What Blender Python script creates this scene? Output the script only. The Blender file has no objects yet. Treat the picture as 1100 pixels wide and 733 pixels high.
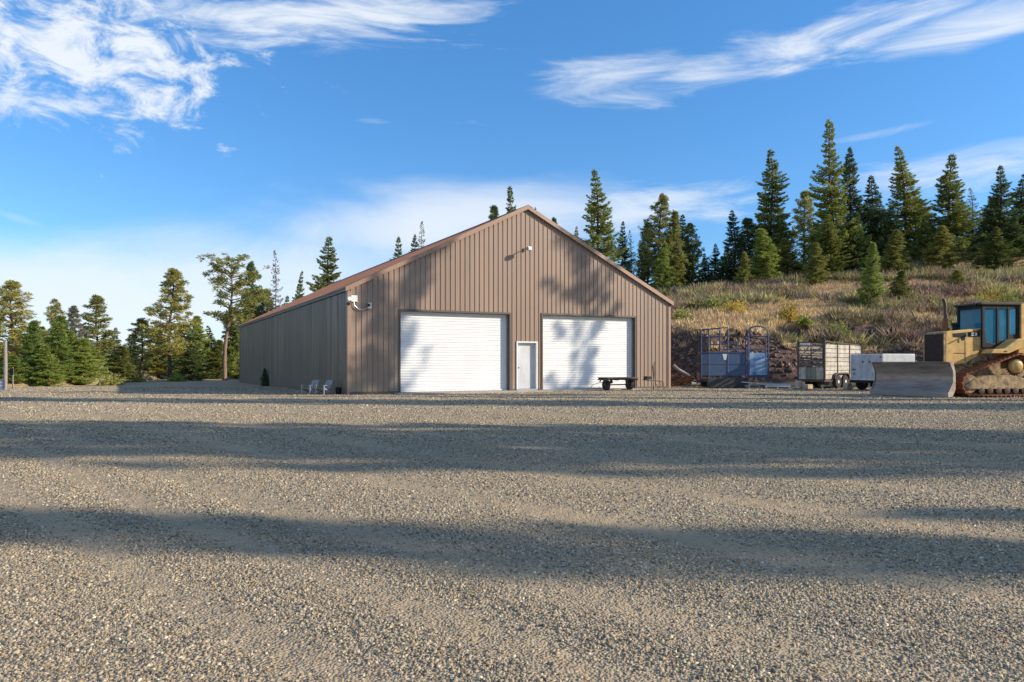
import bpy, math, random
import numpy as np
from mathutils import Vector, Matrix, noise as mnoise
R = math.radians
rng = np.random.default_rng(7)
random.seed(7)
S = bpy.context.scene
COL = S.collection
F = 813.0; HZ = 390.0; CZ = 1.27

# ------------------------------------------------------------------ materials
def mat(name, base=(0.5,0.5,0.5), rough=0.6, metal=0.0, var=0.0, vscale=3.0, bump=0.0, bscale=30.0, base2=None, spec=0.5, stretch=None, detail=6):
    m = bpy.data.materials.new(name); m.use_nodes = True
    nt = m.node_tree; N = nt.nodes; L = nt.links
    b = N['Principled BSDF']
    b.inputs['Roughness'].default_value = rough
    b.inputs['Metallic'].default_value = metal
    b.inputs['Specular IOR Level'].default_value = spec
    tc = N.new('ShaderNodeTexCoord'); mp = N.new('ShaderNodeMapping')
    L.new(tc.outputs['Object'], mp.inputs['Vector'])
    if stretch: mp.inputs['Scale'].default_value = stretch
    if base2 is None:
        base2 = tuple(max(0, c*(1-var)) for c in base)
    if var > 0 or base2 != base:
        nz = N.new('ShaderNodeTexNoise'); nz.inputs['Scale'].default_value = vscale; nz.inputs['Detail'].default_value = detail
        nz.inputs['Roughness'].default_value = 0.65
        L.new(mp.outputs[0], nz.inputs['Vector'])
        cr = N.new('ShaderNodeValToRGB'); cr.color_ramp.elements[0].position = 0.35; cr.color_ramp.elements[1].position = 0.65
        cr.color_ramp.elements[0].color = (*base2, 1); cr.color_ramp.elements[1].color = (*base, 1)
        L.new(nz.outputs['Fac'], cr.inputs['Fac']); L.new(cr.outputs['Color'], b.inputs['Base Color'])
    else:
        b.inputs['Base Color'].default_value = (*base, 1)
    if bump > 0:
        n2 = N.new('ShaderNodeTexNoise'); n2.inputs['Scale'].default_value = bscale; n2.inputs['Detail'].default_value = 5
        L.new(mp.outputs[0], n2.inputs['Vector'])
        bp = N.new('ShaderNodeBump'); bp.inputs['Strength'].default_value = bump; bp.inputs['Distance'].default_value = 0.02
        L.new(n2.outputs['Fac'], bp.inputs['Height']); L.new(bp.outputs[0], b.inputs['Normal'])
    return m

M = {}
M['siding'] = mat('tan_siding', (0.30,0.210,0.156), 0.42, 0.0, vscale=0.5, base2=(0.265,0.188,0.14), spec=0.45, stretch=(1,1,0.35))
def panelise(m, axis, dust=(0.30,0.24,0.17)):
    N = m.node_tree.nodes; L = m.node_tree.links; b = N['Principled BSDF']
    src = b.inputs['Base Color'].links[0].from_socket
    tc = [n for n in N if n.type=='TEX_COORD'][0]; sp = N.new('ShaderNodeSeparateXYZ'); L.new(tc.outputs['Object'], sp.inputs[0])
    d = N.new('ShaderNodeMath'); d.operation='DIVIDE'; d.inputs[1].default_value=.9144; L.new(sp.outputs[axis], d.inputs[0])
    f = N.new('ShaderNodeMath'); f.operation='FLOOR'; L.new(d.outputs[0], f.inputs[0])
    wn = N.new('ShaderNodeTexWhiteNoise'); wn.noise_dimensions='1D'; L.new(f.outputs[0], wn.inputs['W'])
    mr = N.new('ShaderNodeMapRange'); mr.inputs[3].default_value=.90; mr.inputs[4].default_value=1.08; L.new(wn.outputs['Value'], mr.inputs[0])
    mu = N.new('ShaderNodeVectorMath'); mu.operation='SCALE'; L.new(src, mu.inputs[0]); L.new(mr.outputs[0], mu.inputs['Scale'])
    # dust splashed up the foot of the sheets
    nz = N.new('ShaderNodeTexNoise'); nz.inputs['Scale'].default_value=2.5; nz.inputs['Detail'].default_value=6; L.new(tc.outputs['Object'], nz.inputs['Vector'])
    h = N.new('ShaderNodeMath'); h.operation='MULTIPLY_ADD'; h.inputs[1].default_value=-1.4; L.new(nz.outputs['Fac'], h.inputs[0]); L.new(sp.outputs['Z'], h.inputs[2])
    m2 = N.new('ShaderNodeMapRange'); m2.inputs[1].default_value=-.75; m2.inputs[2].default_value=.1; m2.inputs[3].default_value=.75; m2.inputs[4].default_value=0; L.new(h.outputs[0], m2.inputs[0])
    mx = N.new('ShaderNodeMix'); mx.data_type='RGBA'; L.new(m2.outputs[0], mx.inputs[0]); L.new(mu.outputs[0], mx.inputs[6]); mx.inputs[7].default_value=(*dust,1)
    L.new(mx.outputs[2], b.inputs['Base Color'])
M['siding_shaded'] = mat('shaded_side_siding', (0.25,0.205,0.165), 0.34, 0.25, vscale=1.6, base2=(0.125,0.105,0.085), spec=0.6, stretch=(1,3.2,0.10))  # left wall: shaded grey tone and rib shading streaks put into the colour
M['roof'] = mat('brown_roof', (0.34,0.155,0.085), 0.45, 0.0, vscale=1.0, base2=(0.27,0.125,0.07))
panelise(M['siding'],'X'); panelise(M['siding_shaded'],'Y',(.2,.165,.12))
M['trim'] = mat('brown_trim', (0.33,0.21,0.145), 0.45, 0.0, var=0.15)
M['dark_trim'] = mat('dark_trim', (0.10,0.075,0.06), 0.5, 0.0, var=0.2)
M['white_door'] = mat('white_door', (0.78,0.78,0.765), 0.38, 0.0, vscale=1.4, base2=(0.71,0.71,0.695), stretch=(1,1,0.5))
M['entry_door'] = mat('entry_door', (0.62,0.63,0.64), 0.35, 0.1, vscale=2.5, base2=(0.48,0.50,0.52), stretch=(1,1,0.4))
M['white_metal'] = mat('white_metal', (0.72,0.72,0.70), 0.45, 0.0, var=0.12)
M['black'] = mat('black_paint', (0.012,0.012,0.015), 0.55, 0.0, var=0.3, spec=0.3)
M['rubber'] = mat('rubber', (0.022,0.021,0.02), 0.85, 0.0, var=0.3, vscale=12, bump=0.4)
M['steel_dark'] = mat('dark_steel', (0.07,0.065,0.06), 0.5, 0.5, vscale=8, base2=(0.11,0.06,0.035))
M['blue'] = mat('blue_paint', (0.03,0.07,0.20), 0.5, 0.1, vscale=5, base2=(0.035,0.045,0.07), bump=0.2)
M['blue_panel'] = mat('blue_panel', (0.045,0.09,0.20), 0.5, 0.1, vscale=3.5, base2=(0.07,0.105,0.15), bump=0.2)
M['blue_worn'] = mat('worn_blue_panel', (0.04,0.17,0.42), 0.5, 0.1, vscale=2.0, base2=(0.40,0.52,0.60), bump=0.2)
M['cream_slat'] = mat('weathered_cream', (0.54,0.51,0.44), 0.6, 0.0, vscale=3, base2=(0.27,0.23,0.18), bump=0.3)
M['green_panel'] = mat('faded_green', (0.13,0.17,0.13), 0.6, 0.0, vscale=5, base2=(0.25,0.24,0.19))
M['grey_slat'] = mat('grey_weathered', (0.19,0.18,0.16), 0.7, 0.0, vscale=6, base2=(0.09,0.08,0.07))
M['box_white'] = mat('dull_white', (0.50,0.54,0.58), 0.5, 0.0, vscale=3.0, base2=(0.34,0.37,0.39), bump=0.15)
M['rust'] = mat('rust', (0.34,0.125,0.055), 0.8, 0.1, vscale=9, base2=(0.13,0.05,0.03), bump=0.5)
M['blade'] = mat('worn_blade_steel', (0.38,0.32,0.27), 0.42, 0.35, vscale=2.2, base2=(0.19,0.145,0.12), stretch=(1,0.35,2.2), bump=0.15)
M['yellow'] = mat('dozer_yellow', (0.74,0.46,0.14), 0.5, 0.0, vscale=2.3, base2=(0.46,0.28,0.095), bump=0.1)
M['yellow_dirty'] = mat('dusty_yellow', (0.55,0.38,0.19), 0.75, 0.0, vscale=4.5, base2=(0.14,0.09,0.055), bump=0.4)
M['old_wood'] = mat('grey_wood', (0.36,0.33,0.29), 0.8, 0.0, vscale=7, base2=(0.17,0.145,0.12), bump=0.4, stretch=(0.4,3,3))
M['bleached_wood'] = mat('bleached_boards', (0.66,0.63,0.58), 0.8, 0.0, vscale=7, base2=(0.40,0.37,0.33), bump=0.4, stretch=(0.4,3,3))
M['pale_wood'] = mat('pale_wood', (0.55,0.44,0.32), 0.8, 0.0, vscale=6, base2=(0.34,0.25,0.17), bump=0.4)
M['red_wood'] = mat('red_brown_wood', (0.26,0.12,0.065), 0.85, 0.0, vscale=6, base2=(0.12,0.06,0.04), bump=0.5)
M['bark'] = mat('bark', (0.15,0.085,0.055), 0.9, 0.0, vscale=4, base2=(0.06,0.042,0.033), bump=0.6, stretch=(1,1,0.25))
M['bark_pale'] = mat('pale_bark', (0.27,0.19,0.13), 0.9, 0.0, vscale=4, base2=(0.13,0.09,0.065), bump=0.6, stretch=(1,1,0.25))
M['galv'] = mat('galvanised', (0.45,0.45,0.44), 0.4, 0.6, var=0.2)
M['chairwood'] = mat('whitewashed_wood', (0.36,0.36,0.36), 0.7, 0.0, vscale=9, base2=(0.20,0.20,0.20))

def glass_mat():
    m = bpy.data.materials.new('cab_glass'); m.use_nodes = True
    N = m.node_tree.nodes; L = m.node_tree.links
    b = N['Principled BSDF']
    b.inputs['Base Color'].default_value = (0.12,0.48,0.72,1); b.inputs['Roughness'].default_value = 0.08  # sky reflection and sky behind the panes put into the blue base
    b.inputs['Metallic'].default_value = 0.3; b.inputs['Specular IOR Level'].default_value = 1.0
    t = N.new('ShaderNodeBsdfTransparent'); t.inputs['Color'].default_value = (0.35,0.62,0.75,1)
    mx = N.new('ShaderNodeMixShader'); mx.inputs[0].default_value = 0.58
    out = N['Material Output']
    L.new(b.outputs[0], mx.inputs[1]); L.new(t.outputs[0], mx.inputs[2]); L.new(mx.outputs[0], out.inputs['Surface'])
    return m
M['glass'] = glass_mat()

def leaf_mat(name, c1, c2, trans=0.30, warm=None):
    """foliage: mixes two leaf colours by clump and by tree"""
    m = bpy.data.materials.new(name); m.use_nodes = True
    N = m.node_tree.nodes; L = m.node_tree.links
    b = N['Principled BSDF']; b.inputs['Roughness'].default_value = 0.65; b.inputs['Specular IOR Level'].default_value = 0.25
    tc = N.new('ShaderNodeTexCoord'); nz = N.new('ShaderNodeTexNoise'); nz.inputs['Scale'].default_value = 0.9; nz.inputs['Detail'].default_value = 4
    L.new(tc.outputs['Object'], nz.inputs['Vector'])
    oi = N.new('ShaderNodeObjectInfo')
    ge = N.new('ShaderNodeNewGeometry')
    a = N.new('ShaderNodeMath'); a.operation = 'MULTIPLY_ADD'; a.inputs[1].default_value = 0.5; 
    L.new(oi.outputs['Random'], a.inputs[0]); L.new(nz.outputs['Fac'], a.inputs[2])
    a2 = N.new('ShaderNodeMath'); a2.operation = 'MULTIPLY_ADD'; a2.inputs[1].default_value = 0.45
    L.new(ge.outputs['Random Per Island'], a2.inputs[0]); L.new(a.outputs[0], a2.inputs[2])
    cr = N.new('ShaderNodeValToRGB'); e = cr.color_ramp.elements
    e[0].position = 0.5; e[1].position = 1.25 if False else 1.0
    e[0].color = (*c1,1); e[1].color = (*c2,1)
    sc = N.new('ShaderNodeMath'); sc.operation='MULTIPLY'; sc.inputs[1].default_value = 0.85
    L.new(a2.outputs[0], sc.inputs[0]); L.new(sc.outputs[0], cr.inputs['Fac'])
    L.new(cr.outputs['Color'], b.inputs['Base Color'])
    tr = N.new('ShaderNodeBsdfTranslucent'); L.new(cr.outputs['Color'], tr.inputs['Color'])
    mx = N.new('ShaderNodeMixShader'); mx.inputs[0].default_value = trans
    L.new(b.outputs[0], mx.inputs[1]); L.new(tr.outputs[0], mx.inputs[2]); L.new(mx.outputs[0], N['Material Output'].inputs['Surface'])
    return m
M['leaf_fir'] = leaf_mat('fir_needles', (0.094,0.151,0.052), (0.325,0.350,0.085))
M['leaf_dark'] = leaf_mat('dark_fir_needles', (0.060,0.112,0.054), (0.179,0.231,0.072))
M['leaf_pine'] = leaf_mat('pine_needles', (0.145,0.191,0.065), (0.463,0.414,0.111))
M['leaf_young'] = leaf_mat('young_pine_needles', (0.13,0.215,0.055), (0.36,0.42,0.10))
M['leaf_bright'] = leaf_mat('bright_leaves', (0.18,0.24,0.05), (0.38,0.40,0.10))
M['leaf_dead'] = leaf_mat('dying_needles', (0.15,0.12,0.09), (0.32,0.22,0.15))
M['leaf_grey'] = leaf_mat('sparse_grey_needles', (0.14,0.145,0.11), (0.28,0.27,0.19))
M['leaf_yellow'] = leaf_mat('yellow_leaves', (0.40,0.29,0.05), (0.62,0.47,0.10))
M['leaf_olive'] = leaf_mat('olive_leaves', (0.155,0.191,0.059), (0.411,0.399,0.111))

def attr_mat(name, rough=0.9, trans=0.0):
    m = bpy.data.materials.new(name); m.use_nodes = True
    N = m.node_tree.nodes; L = m.node_tree.links
    b = N['Principled BSDF']; b.inputs['Roughness'].default_value = rough; b.inputs['Specular IOR Level'].default_value = 0.2
    at = N.new('ShaderNodeAttribute'); at.attribute_name = 'tint'
    L.new(at.outputs['Color'], b.inputs['Base Color'])
    if trans:
        tr = N.new('ShaderNodeBsdfTranslucent'); L.new(at.outputs['Color'], tr.inputs['Color'])
        mx = N.new('ShaderNodeMixShader'); mx.inputs[0].default_value = trans
        L.new(b.outputs[0], mx.inputs[1]); L.new(tr.outputs[0], mx.inputs[2]); L.new(mx.outputs[0], N['Material Output'].inputs['Surface'])
    return m
M['tinted'] = attr_mat('plant_tint', 0.85, 0.2)
M['stone'] = attr_mat('stone_tint', 0.85)

# ------------------------------------------------------------------ mesh helpers
def raw_mesh(name, V, Fc, smooth=False, tint=None):
    """V (n,3) array, Fc (m,k) array with constant k"""
    me = bpy.data.meshes.new(name)
    V = np.asarray(V, dtype=np.float32); Fc = np.asarray(Fc, dtype=np.int32)
    k = Fc.shape[1]
    me.vertices.add(len(V)); me.vertices.foreach_set('co', V.ravel())
    me.loops.add(Fc.size); me.loops.foreach_set('vertex_index', Fc.ravel())
    me.polygons.add(len(Fc)); me.polygons.foreach_set('loop_start', np.arange(0, Fc.size, k, dtype=np.int32))
    me.polygons.foreach_set('loop_total', np.full(len(Fc), k, dtype=np.int32))
    if smooth: me.polygons.foreach_set('use_smooth', np.ones(len(Fc), dtype=bool))
    me.update(calc_edges=True)
    if tint is not None:
        at = me.color_attributes.new('tint', 'FLOAT_COLOR', 'POINT')
        c = np.ones((len(V),4), dtype=np.float32); c[:,:3] = tint
        at.data.foreach_set('color', c.ravel())
    return me

class MB:
    def __init__(s): s.v = []; s.f = []
    def add(s, vs, fs):
        o = len(s.v); s.v += [tuple(v) for v in vs]; s.f += [tuple(i+o for i in f) for f in fs]; return s
    def box(s, lo, hi, rz=0, piv=None):
        x0,y0,z0 = lo; x1,y1,z1 = hi
        vs = [(x0,y0,z0),(x1,y0,z0),(x1,y1,z0),(x0,y1,z0),(x0,y0,z1),(x1,y0,z1),(x1,y1,z1),(x0,y1,z1)]
        if rz:
            c = Vector(piv) if piv else Vector(((x0+x1)/2,(y0+y1)/2,0)); m = Matrix.Rotation(rz,3,'Z')
            vs = [tuple(m@(Vector(v)-c)+c) for v in vs]
        return s.add(vs, [(0,3,2,1),(4,5,6,7),(0,1,5,4),(1,2,6,5),(2,3,7,6),(3,0,4,7)])
    def bar(s, p, q, w, h=None):
        h = h or w; p = Vector(p); q = Vector(q); d = (q-p).normalized()
        up = Vector((0,0,1)) if abs(d.z) < 0.95 else Vector((1,0,0))
        a = d.cross(up).normalized()*w/2; b = a.cross(d).normalized()*h/2
        vs = [p-a-b,p+a-b,p+a+b,p-a+b,q-a-b,q+a-b,q+a+b,q-a+b]
        return s.add(vs, [(0,3,2,1),(4,5,6,7),(0,1,5,4),(1,2,6,5),(2,3,7,6),(3,0,4,7)])
    def tube(s, pts, r, n=8, r2=None, caps=True):
        pts = [Vector(p) for p in pts]; k = len(pts); vs = []
        rs = r if isinstance(r, (list,tuple)) else [r + ((r2 if r2 is not None else r)-r)*i/(k-1) for i in range(k)]
        pa = None
        for i,p in enumerate(pts):
            d = (pts[min(i+1,k-1)]-pts[max(i-1,0)]).normalized()
            if pa is None:
                up = Vector((0,0,1)) if abs(d.z) < 0.9 else Vector((1,0,0)); a = d.cross(up).normalized()
            else: a = (pa - d*pa.dot(d)).normalized()
            pa = a; b = d.cross(a)
            for j in range(n):
                t = 2*math.pi*j/n; vs.append(p + (a*math.cos(t)+b*math.sin(t))*rs[i])
        fs = [(i*n+j, i*n+(j+1)%n, (i+1)*n+(j+1)%n, (i+1)*n+j) for i in range(k-1) for j in range(n)]
        if caps: fs += [tuple(range(n-1,-1,-1)), tuple((k-1)*n+j for j in range(n))]
        return s.add(vs, fs)
    def prism(s, poly, axis, a0, a1):
        """poly in the two remaining axes, extruded along axis"""
        n = len(poly)
        def P(u,v,a): return {0:(a,u,v),1:(u,a,v),2:(u,v,a)}[axis]
        vs = [P(u,v,a0) for u,v in poly]+[P(u,v,a1) for u,v in poly]
        fs = [(i,(i+1)%n,n+(i+1)%n,n+i) for i in range(n)] + [tuple(range(n-1,-1,-1)), tuple(range(n,2*n))]
        return s.add(vs, fs)
    def lathe(s, c, axis, prof, n=20):
        """prof list of (offset along axis, radius)"""
        vs = []; k = len(prof)
        for (a,r) in prof:
            for j in range(n):
                t = 2*math.pi*j/n; u, v = r*math.cos(t), r*math.sin(t)
                o = {0:(a,u,v),1:(u,a,v),2:(u,v,a)}[axis]
                vs.append((c[0]+o[0], c[1]+o[1], c[2]+o[2]))
        fs = [(i*n+j, i*n+(j+1)%n, (i+1)*n+(j+1)%n, (i+1)*n+j) for i in range(k-1) for j in range(n)]
        fs += [tuple(range(n-1,-1,-1)), tuple((k-1)*n+j for j in range(n))]
        return s.add(vs, fs)
    def build(s, name, m, parent=None, smooth=False, bevel=0, label=None):
        me = bpy.data.meshes.new(name); me.from_pydata(s.v, [], s.f)
        me.update()
        import bmesh
        bm = bmesh.new(); bm.from_mesh(me); bmesh.ops.recalc_face_normals(bm, faces=bm.faces); bm.to_mesh(me); bm.free()
        me.materials.append(m)
        o = bpy.data.objects.new(name, me); COL.objects.link(o)
        if smooth:
            for p in me.polygons: p.use_smooth = True
            try: me.set_sharp_from_angle(angle=R(40))
            except Exception: pass
        if bevel:
            b = o.modifiers.new('bevel','BEVEL'); b.width = bevel; b.segments = 2; b.limit_method = 'ANGLE'
        if parent: o.parent = parent
        if label: o['label'] = label
        return o

def tag(o, label=None, cat=None, group=None, kind=None):
    if label: o['label'] = label
    if cat: o['category'] = cat
    if group: o['group'] = group
    if kind: o['kind'] = kind
    return o
def thing(name, label, cat, loc=(0,0,0), rz=0, group=None):
    o = bpy.data.objects.new(name, None); COL.objects.link(o)
    o.empty_display_size = 0.3
    o.location = loc; o.rotation_euler = (0,0,rz)
    return tag(o, label, cat, group)
def link_mesh(name, me, m, parent=None):
    if m: me.materials.append(m)
    o = bpy.data.objects.new(name, me); COL.objects.link(o)
    if parent: o.parent = parent
    return o

# ------------------------------------------------------------------ terrain
YARD = [(-45,-35),(70,-35),(62,26),(47,34),(30,39.5),(22,42),(14.5,42.3),(12.2,40.8),(10.6,39.5),(-3.2,66.8),(-21.5,60.6),(-24.5,72),(-28.5,105),
        (-38,105),(-32.5,72),(-29.3,56),(-28.2,48),(-29.6,40),(-34,30),(-45,10)]
def sdf(X, Y):
    P = np.array(YARD, float); n = len(P)
    d = np.full(X.shape, 1e9); inside = np.zeros(X.shape, bool)
    for i in range(n):
        a = P[i]; b = P[(i+1)%n]; e = b-a
        wx = X-a[0]; wy = Y-a[1]
        t = np.clip((wx*e[0]+wy*e[1])/(e@e), 0, 1)
        d = np.minimum(d, (wx-t*e[0])**2+(wy-t*e[1])**2)
        c = ((a[1] > Y) != (b[1] > Y)) & (X < (b[0]-a[0])*(Y-a[1])/((b[1]-a[1]) or 1e-9)+a[0])
        inside ^= c
    d = np.sqrt(d)
    return np.where(inside, -d, d)
def ss(a, b, x):
    t = np.clip((x-a)/(b-a), 0, 1); return t*t*(3-2*t)
def vnoise(X, Y, sc, seed=0, octv=3):
    """fast value noise on a lattice"""
    out = np.zeros(np.shape(X)); amp = 1.0; tot = 0
    for o in range(octv):
        r = np.random.default_rng(seed*31+o).random((64,64))
        x = np.asarray(X)/sc*2**o; y = np.asarray(Y)/sc*2**o
        xi = np.floor(x).astype(int); yi = np.floor(y).astype(int); fx = x-xi; fy = y-yi
        fx = fx*fx*(3-2*fx); fy = fy*fy*(3-2*fy)
        g = lambda i,j: r[i%64, j%64]
        v = (g(xi,yi)*(1-fx)+g(xi+1,yi)*fx)*(1-fy)+(g(xi,yi+1)*(1-fx)+g(xi+1,yi+1)*fx)*fy
        out += amp*(v-0.5); tot += amp; amp *= 0.5
    return out/tot*2
def gbase(X, Y):
    return -0.24*ss(28,60,Y)*ss(4,-10,X) - 0.004*np.clip(Y-60,0,400)*0
def terrain(X, Y):
    X = np.asarray(X,float); Y = np.asarray(Y,float)
    d = sdf(X,Y)
    g = gbase(X,Y)
    Rr = ss(-38,12,X)
    k = 0.168+0.0033*np.clip(X-20,-15,60)
    N = Rr*np.where(Y < 82, 3.2+(Y-45)*k, 3.2+37*k+(Y-82)*0.004)
    N = N + 0.7*vnoise(X,Y,9,3)*ss(42,55,Y)*Rr
    N = np.where(X > 70, N*1.0, N)
    N = np.clip(N, 0.06, None)
    # low mounds left of the barn
    N = N + 1.0*np.exp(-((X+22.5)/3.5)**2-((Y-72)/5)**2) + 0.5*np.exp(-((X+47)/9)**2-((Y-75)/10)**2)
    N = N + (1-Rr)*0.22*(vnoise(X,Y,5,8)+0.6)
    bank = -0.10 + 0.16*ss(-0.3,0.7,d+0.35*vnoise(X,Y,1.7,11)) + np.clip(d-0.4,0,None)*(0.95+0.7*vnoise(X,Y,3.1,5))
    bank = bank + 0.25*vnoise(X,Y,1.3,6)*ss(0.5,2,d)
    z = np.minimum(N, np.where(d < 40, bank, N))
    return g + z
def tz(x, y): return float(terrain(np.array([x]), np.array([y]))[0])

def grid_object(name, xs, ys, zf, m, kind='structure'):
    X, Y = np.meshgrid(xs, ys)
    Z = zf(X, Y)
    V = np.stack([X.ravel(), Y.ravel(), Z.ravel()], 1)
    nx, ny = len(xs), len(ys)
    i = np.arange(ny-1)[:,None]*nx + np.arange(nx-1)[None,:]
    i = i.ravel(); Fc = np.stack([i,i+1,i+nx+1,i+nx],1)
    me = raw_mesh(name, V, Fc, smooth=True)
    o = link_mesh(name, me, m); tag(o, kind=kind); return o

def terrain_mat():
    m = bpy.data.materials.new('hillside_soil'); m.use_nodes = True
    N = m.node_tree.nodes; L = m.node_tree.links; b = N['Principled BSDF']
    b.inputs['Roughness'].default_value = 0.95; b.inputs['Specular IOR Level'].default_value = 0.1
    tc = N.new('ShaderNodeTexCoord')
    def noise(sc, det=6, ro=0.6):
        n = N.new('ShaderNodeTexNoise'); n.inputs['Scale'].default_value = sc; n.inputs['Detail'].default_value = det; n.inputs['Roughness'].default_value = ro
        L.new(tc.outputs['Object'], n.inputs['Vector']); return n
    def ramp(src, els):
        c = N.new('ShaderNodeValToRGB'); r = c.color_ramp
        while len(r.elements) < len(els): r.elements.new(0.5)
        for e,(p,col) in zip(r.elements, els): e.position = p; e.color = (*col,1)
        L.new(src, c.inputs['Fac']); return c
    n1 = noise(0.45); grass = ramp(n1.outputs['Fac'], [(0.3,(0.44,0.33,0.18)),(0.5,(0.54,0.43,0.23)),(0.7,(0.28,0.21,0.13))])
    n2 = noise(2.2,8,0.7); rock = ramp(n2.outputs['Fac'], [(0.3,(0.05,0.035,0.033)),(0.5,(0.15,0.10,0.085)),(0.72,(0.26,0.19,0.155))])
    ge = N.new('ShaderNodeNewGeometry'); sx = N.new('ShaderNodeSeparateXYZ'); L.new(ge.outputs['Normal'], sx.inputs[0])
    st = N.new('ShaderNodeMapRange'); st.inputs[1].default_value = 0.93; st.inputs[2].default_value = 0.80
    n3 = noise(1.0,3)
    ad = N.new('ShaderNodeMath'); ad.operation='MULTIPLY_ADD'; ad.inputs[1].default_value = 0.12
    L.new(n3.outputs['Fac'], ad.inputs[0]); L.new(sx.outputs['Z'], ad.inputs[2])
    sb = N.new('ShaderNodeMath'); sb.operation='SUBTRACT'; sb.inputs[1].default_value = 0.06; L.new(ad.outputs[0], sb.inputs[0])
    L.new(sb.outputs[0], st.inputs[0])
    mx = N.new('ShaderNodeMix'); mx.data_type='RGBA'
    L.new(st.outputs[0], mx.inputs[0]); L.new(grass.outputs[0], mx.inputs[6]); L.new(rock.outputs[0], mx.inputs[7])
    L.new(mx.outputs[2], b.inputs['Base Color'])
    n4 = noise(6,10,0.75); bp = N.new('ShaderNodeBump'); bp.inputs['Strength'].default_value = 1.0; bp.inputs['Distance'].default_value = 0.25
    L.new(n4.outputs['Fac'], bp.inputs['Height']); L.new(bp.outputs[0], b.inputs['Normal'])
    return m
def gravel_mat():
    m = bpy.data.materials.new('gravel'); m.use_nodes = True
    N = m.node_tree.nodes; L = m.node_tree.links; b = N['Principled BSDF']
    b.inputs['Roughness'].default_value = 0.92; b.inputs['Specular IOR Level'].default_value = 0.15
    tc = N.new('ShaderNodeTexCoord')
    def ramp(src, els, interp='LINEAR'):
        c = N.new('ShaderNodeValToRGB'); r = c.color_ramp; r.interpolation = interp
        while len(r.elements) < len(els): r.elements.new(0.5)
        for e,(p,col) in zip(r.elements, els): e.position = p; e.color = (*col,1)
        L.new(src, c.inputs['Fac']); return c
    vo = N.new('ShaderNodeTexVoronoi'); vo.inputs['Scale'].default_value = 62; vo.inputs['Randomness'].default_value = 1
    L.new(tc.outputs['Object'], vo.inputs['Vector'])
    sp = N.new('ShaderNodeSeparateColor'); L.new(vo.outputs['Color'], sp.inputs[0])
    stone = ramp(sp.outputs[0], [(0.0,(0.16,0.135,0.10)),(0.35,(0.36,0.295,0.205)),(0.7,(0.48,0.39,0.265)),(1.0,(0.62,0.53,0.38))])
    dirt = N.new('ShaderNodeRGB'); dirt.outputs[0].default_value = (0.43,0.325,0.20,1)
    # tyre-track streaks of fines
    mp = N.new('ShaderNodeMapping'); mp.inputs['Rotation'].default_value = (0,0,R(42)); mp.inputs['Scale'].default_value = (1.1,0.07,1)
    L.new(tc.outputs['Object'], mp.inputs['Vector'])
    nt = N.new('ShaderNodeTexNoise'); nt.inputs['Scale'].default_value = 1.0; nt.inputs['Detail'].default_value = 5; L.new(mp.outputs[0], nt.inputs['Vector'])
    n2 = N.new('ShaderNodeTexNoise'); n2.inputs['Scale'].default_value = 0.8; n2.inputs['Detail'].default_value = 6; L.new(tc.outputs['Object'], n2.inputs['Vector'])
    ml = N.new('ShaderNodeMath'); ml.operation='MULTIPLY'; L.new(nt.outputs['Fac'], ml.inputs[0]); L.new(n2.outputs['Fac'], ml.inputs[1])
    dm0 = ramp(ml.outputs[0], [(0.22,(0.12,)*3),(0.36,(0.62,)*3)])
    da = N.new('ShaderNodeAttribute'); da.attribute_name = 'tint'
    dm = N.new('ShaderNodeMix'); dm.data_type='RGBA'; dm.blend_type='LIGHTEN'; dm.inputs[0].default_value = 1
    L.new(dm0.outputs[0], dm.inputs[6]); L.new(da.outputs['Color'], dm.inputs[7])
    mx = N.new('ShaderNodeMix'); mx.data_type='RGBA'
    L.new(dm.outputs[2], mx.inputs[0]); L.new(stone.outputs[0], mx.inputs[6]); L.new(dirt.outputs[0], mx.inputs[7])
    # broad wear
    n3 = N.new('ShaderNodeTexNoise'); n3.inputs['Scale'].default_value = 0.11; n3.inputs['Detail'].default_value = 7; n3.inputs['Roughness'].default_value = 0.7; L.new(tc.outputs['Object'], n3.inputs['Vector'])
    br = ramp(n3.outputs['Fac'], [(0.35,(0.86,0.86,0.88)),(0.65,(1.08,1.05,1.0))])
    mu = N.new('ShaderNodeMix'); mu.data_type='RGBA'; mu.blend_type='MULTIPLY'; mu.inputs[0].default_value = 1
    L.new(mx.outputs[2], mu.inputs[6]); L.new(br.outputs[0], mu.inputs[7]); L.new(mu.outputs[2], b.inputs['Base Color'])
    # relief
    inv = N.new('ShaderNodeMath'); inv.operation='MULTIPLY'; inv.inputs[1].default_value = -1.0; L.new(vo.outputs['Distance'], inv.inputs[0])
    v2 = N.new('ShaderNodeTexVoronoi'); v2.inputs['Scale'].default_value = 27; L.new(tc.outputs['Object'], v2.inputs['Vector'])
    i2 = N.new('ShaderNodeMath'); i2.operation='MULTIPLY_ADD'; i2.inputs[1].default_value = -0.5; L.new(v2.outputs['Distance'], i2.inputs[0]); L.new(inv.outputs[0], i2.inputs[2])
    bp = N.new('ShaderNodeBump'); bp.inputs['Strength'].default_value = 0.9; bp.inputs['Distance'].default_value = 0.012
    L.new(i2.outputs[0], bp.inputs['Height']); 
    n5 = N.new('ShaderNodeTexNoise'); n5.inputs['Scale'].default_value = 5.0; n5.inputs['Detail'].default_value = 5; L.new(tc.outputs['Object'], n5.inputs['Vector'])
    b2 = N.new('ShaderNodeBump'); b2.inputs['Strength'].default_value = 0.8; b2.inputs['Distance'].default_value = 0.06
    L.new(n5.outputs['Fac'], b2.inputs['Height']); L.new(bp.outputs[0], b2.inputs['Normal']); L.new(b2.outputs[0], b.inputs['Normal'])
    return m
M['terrain'] = terrain_mat(); M['gravel'] = gravel_mat()

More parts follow.
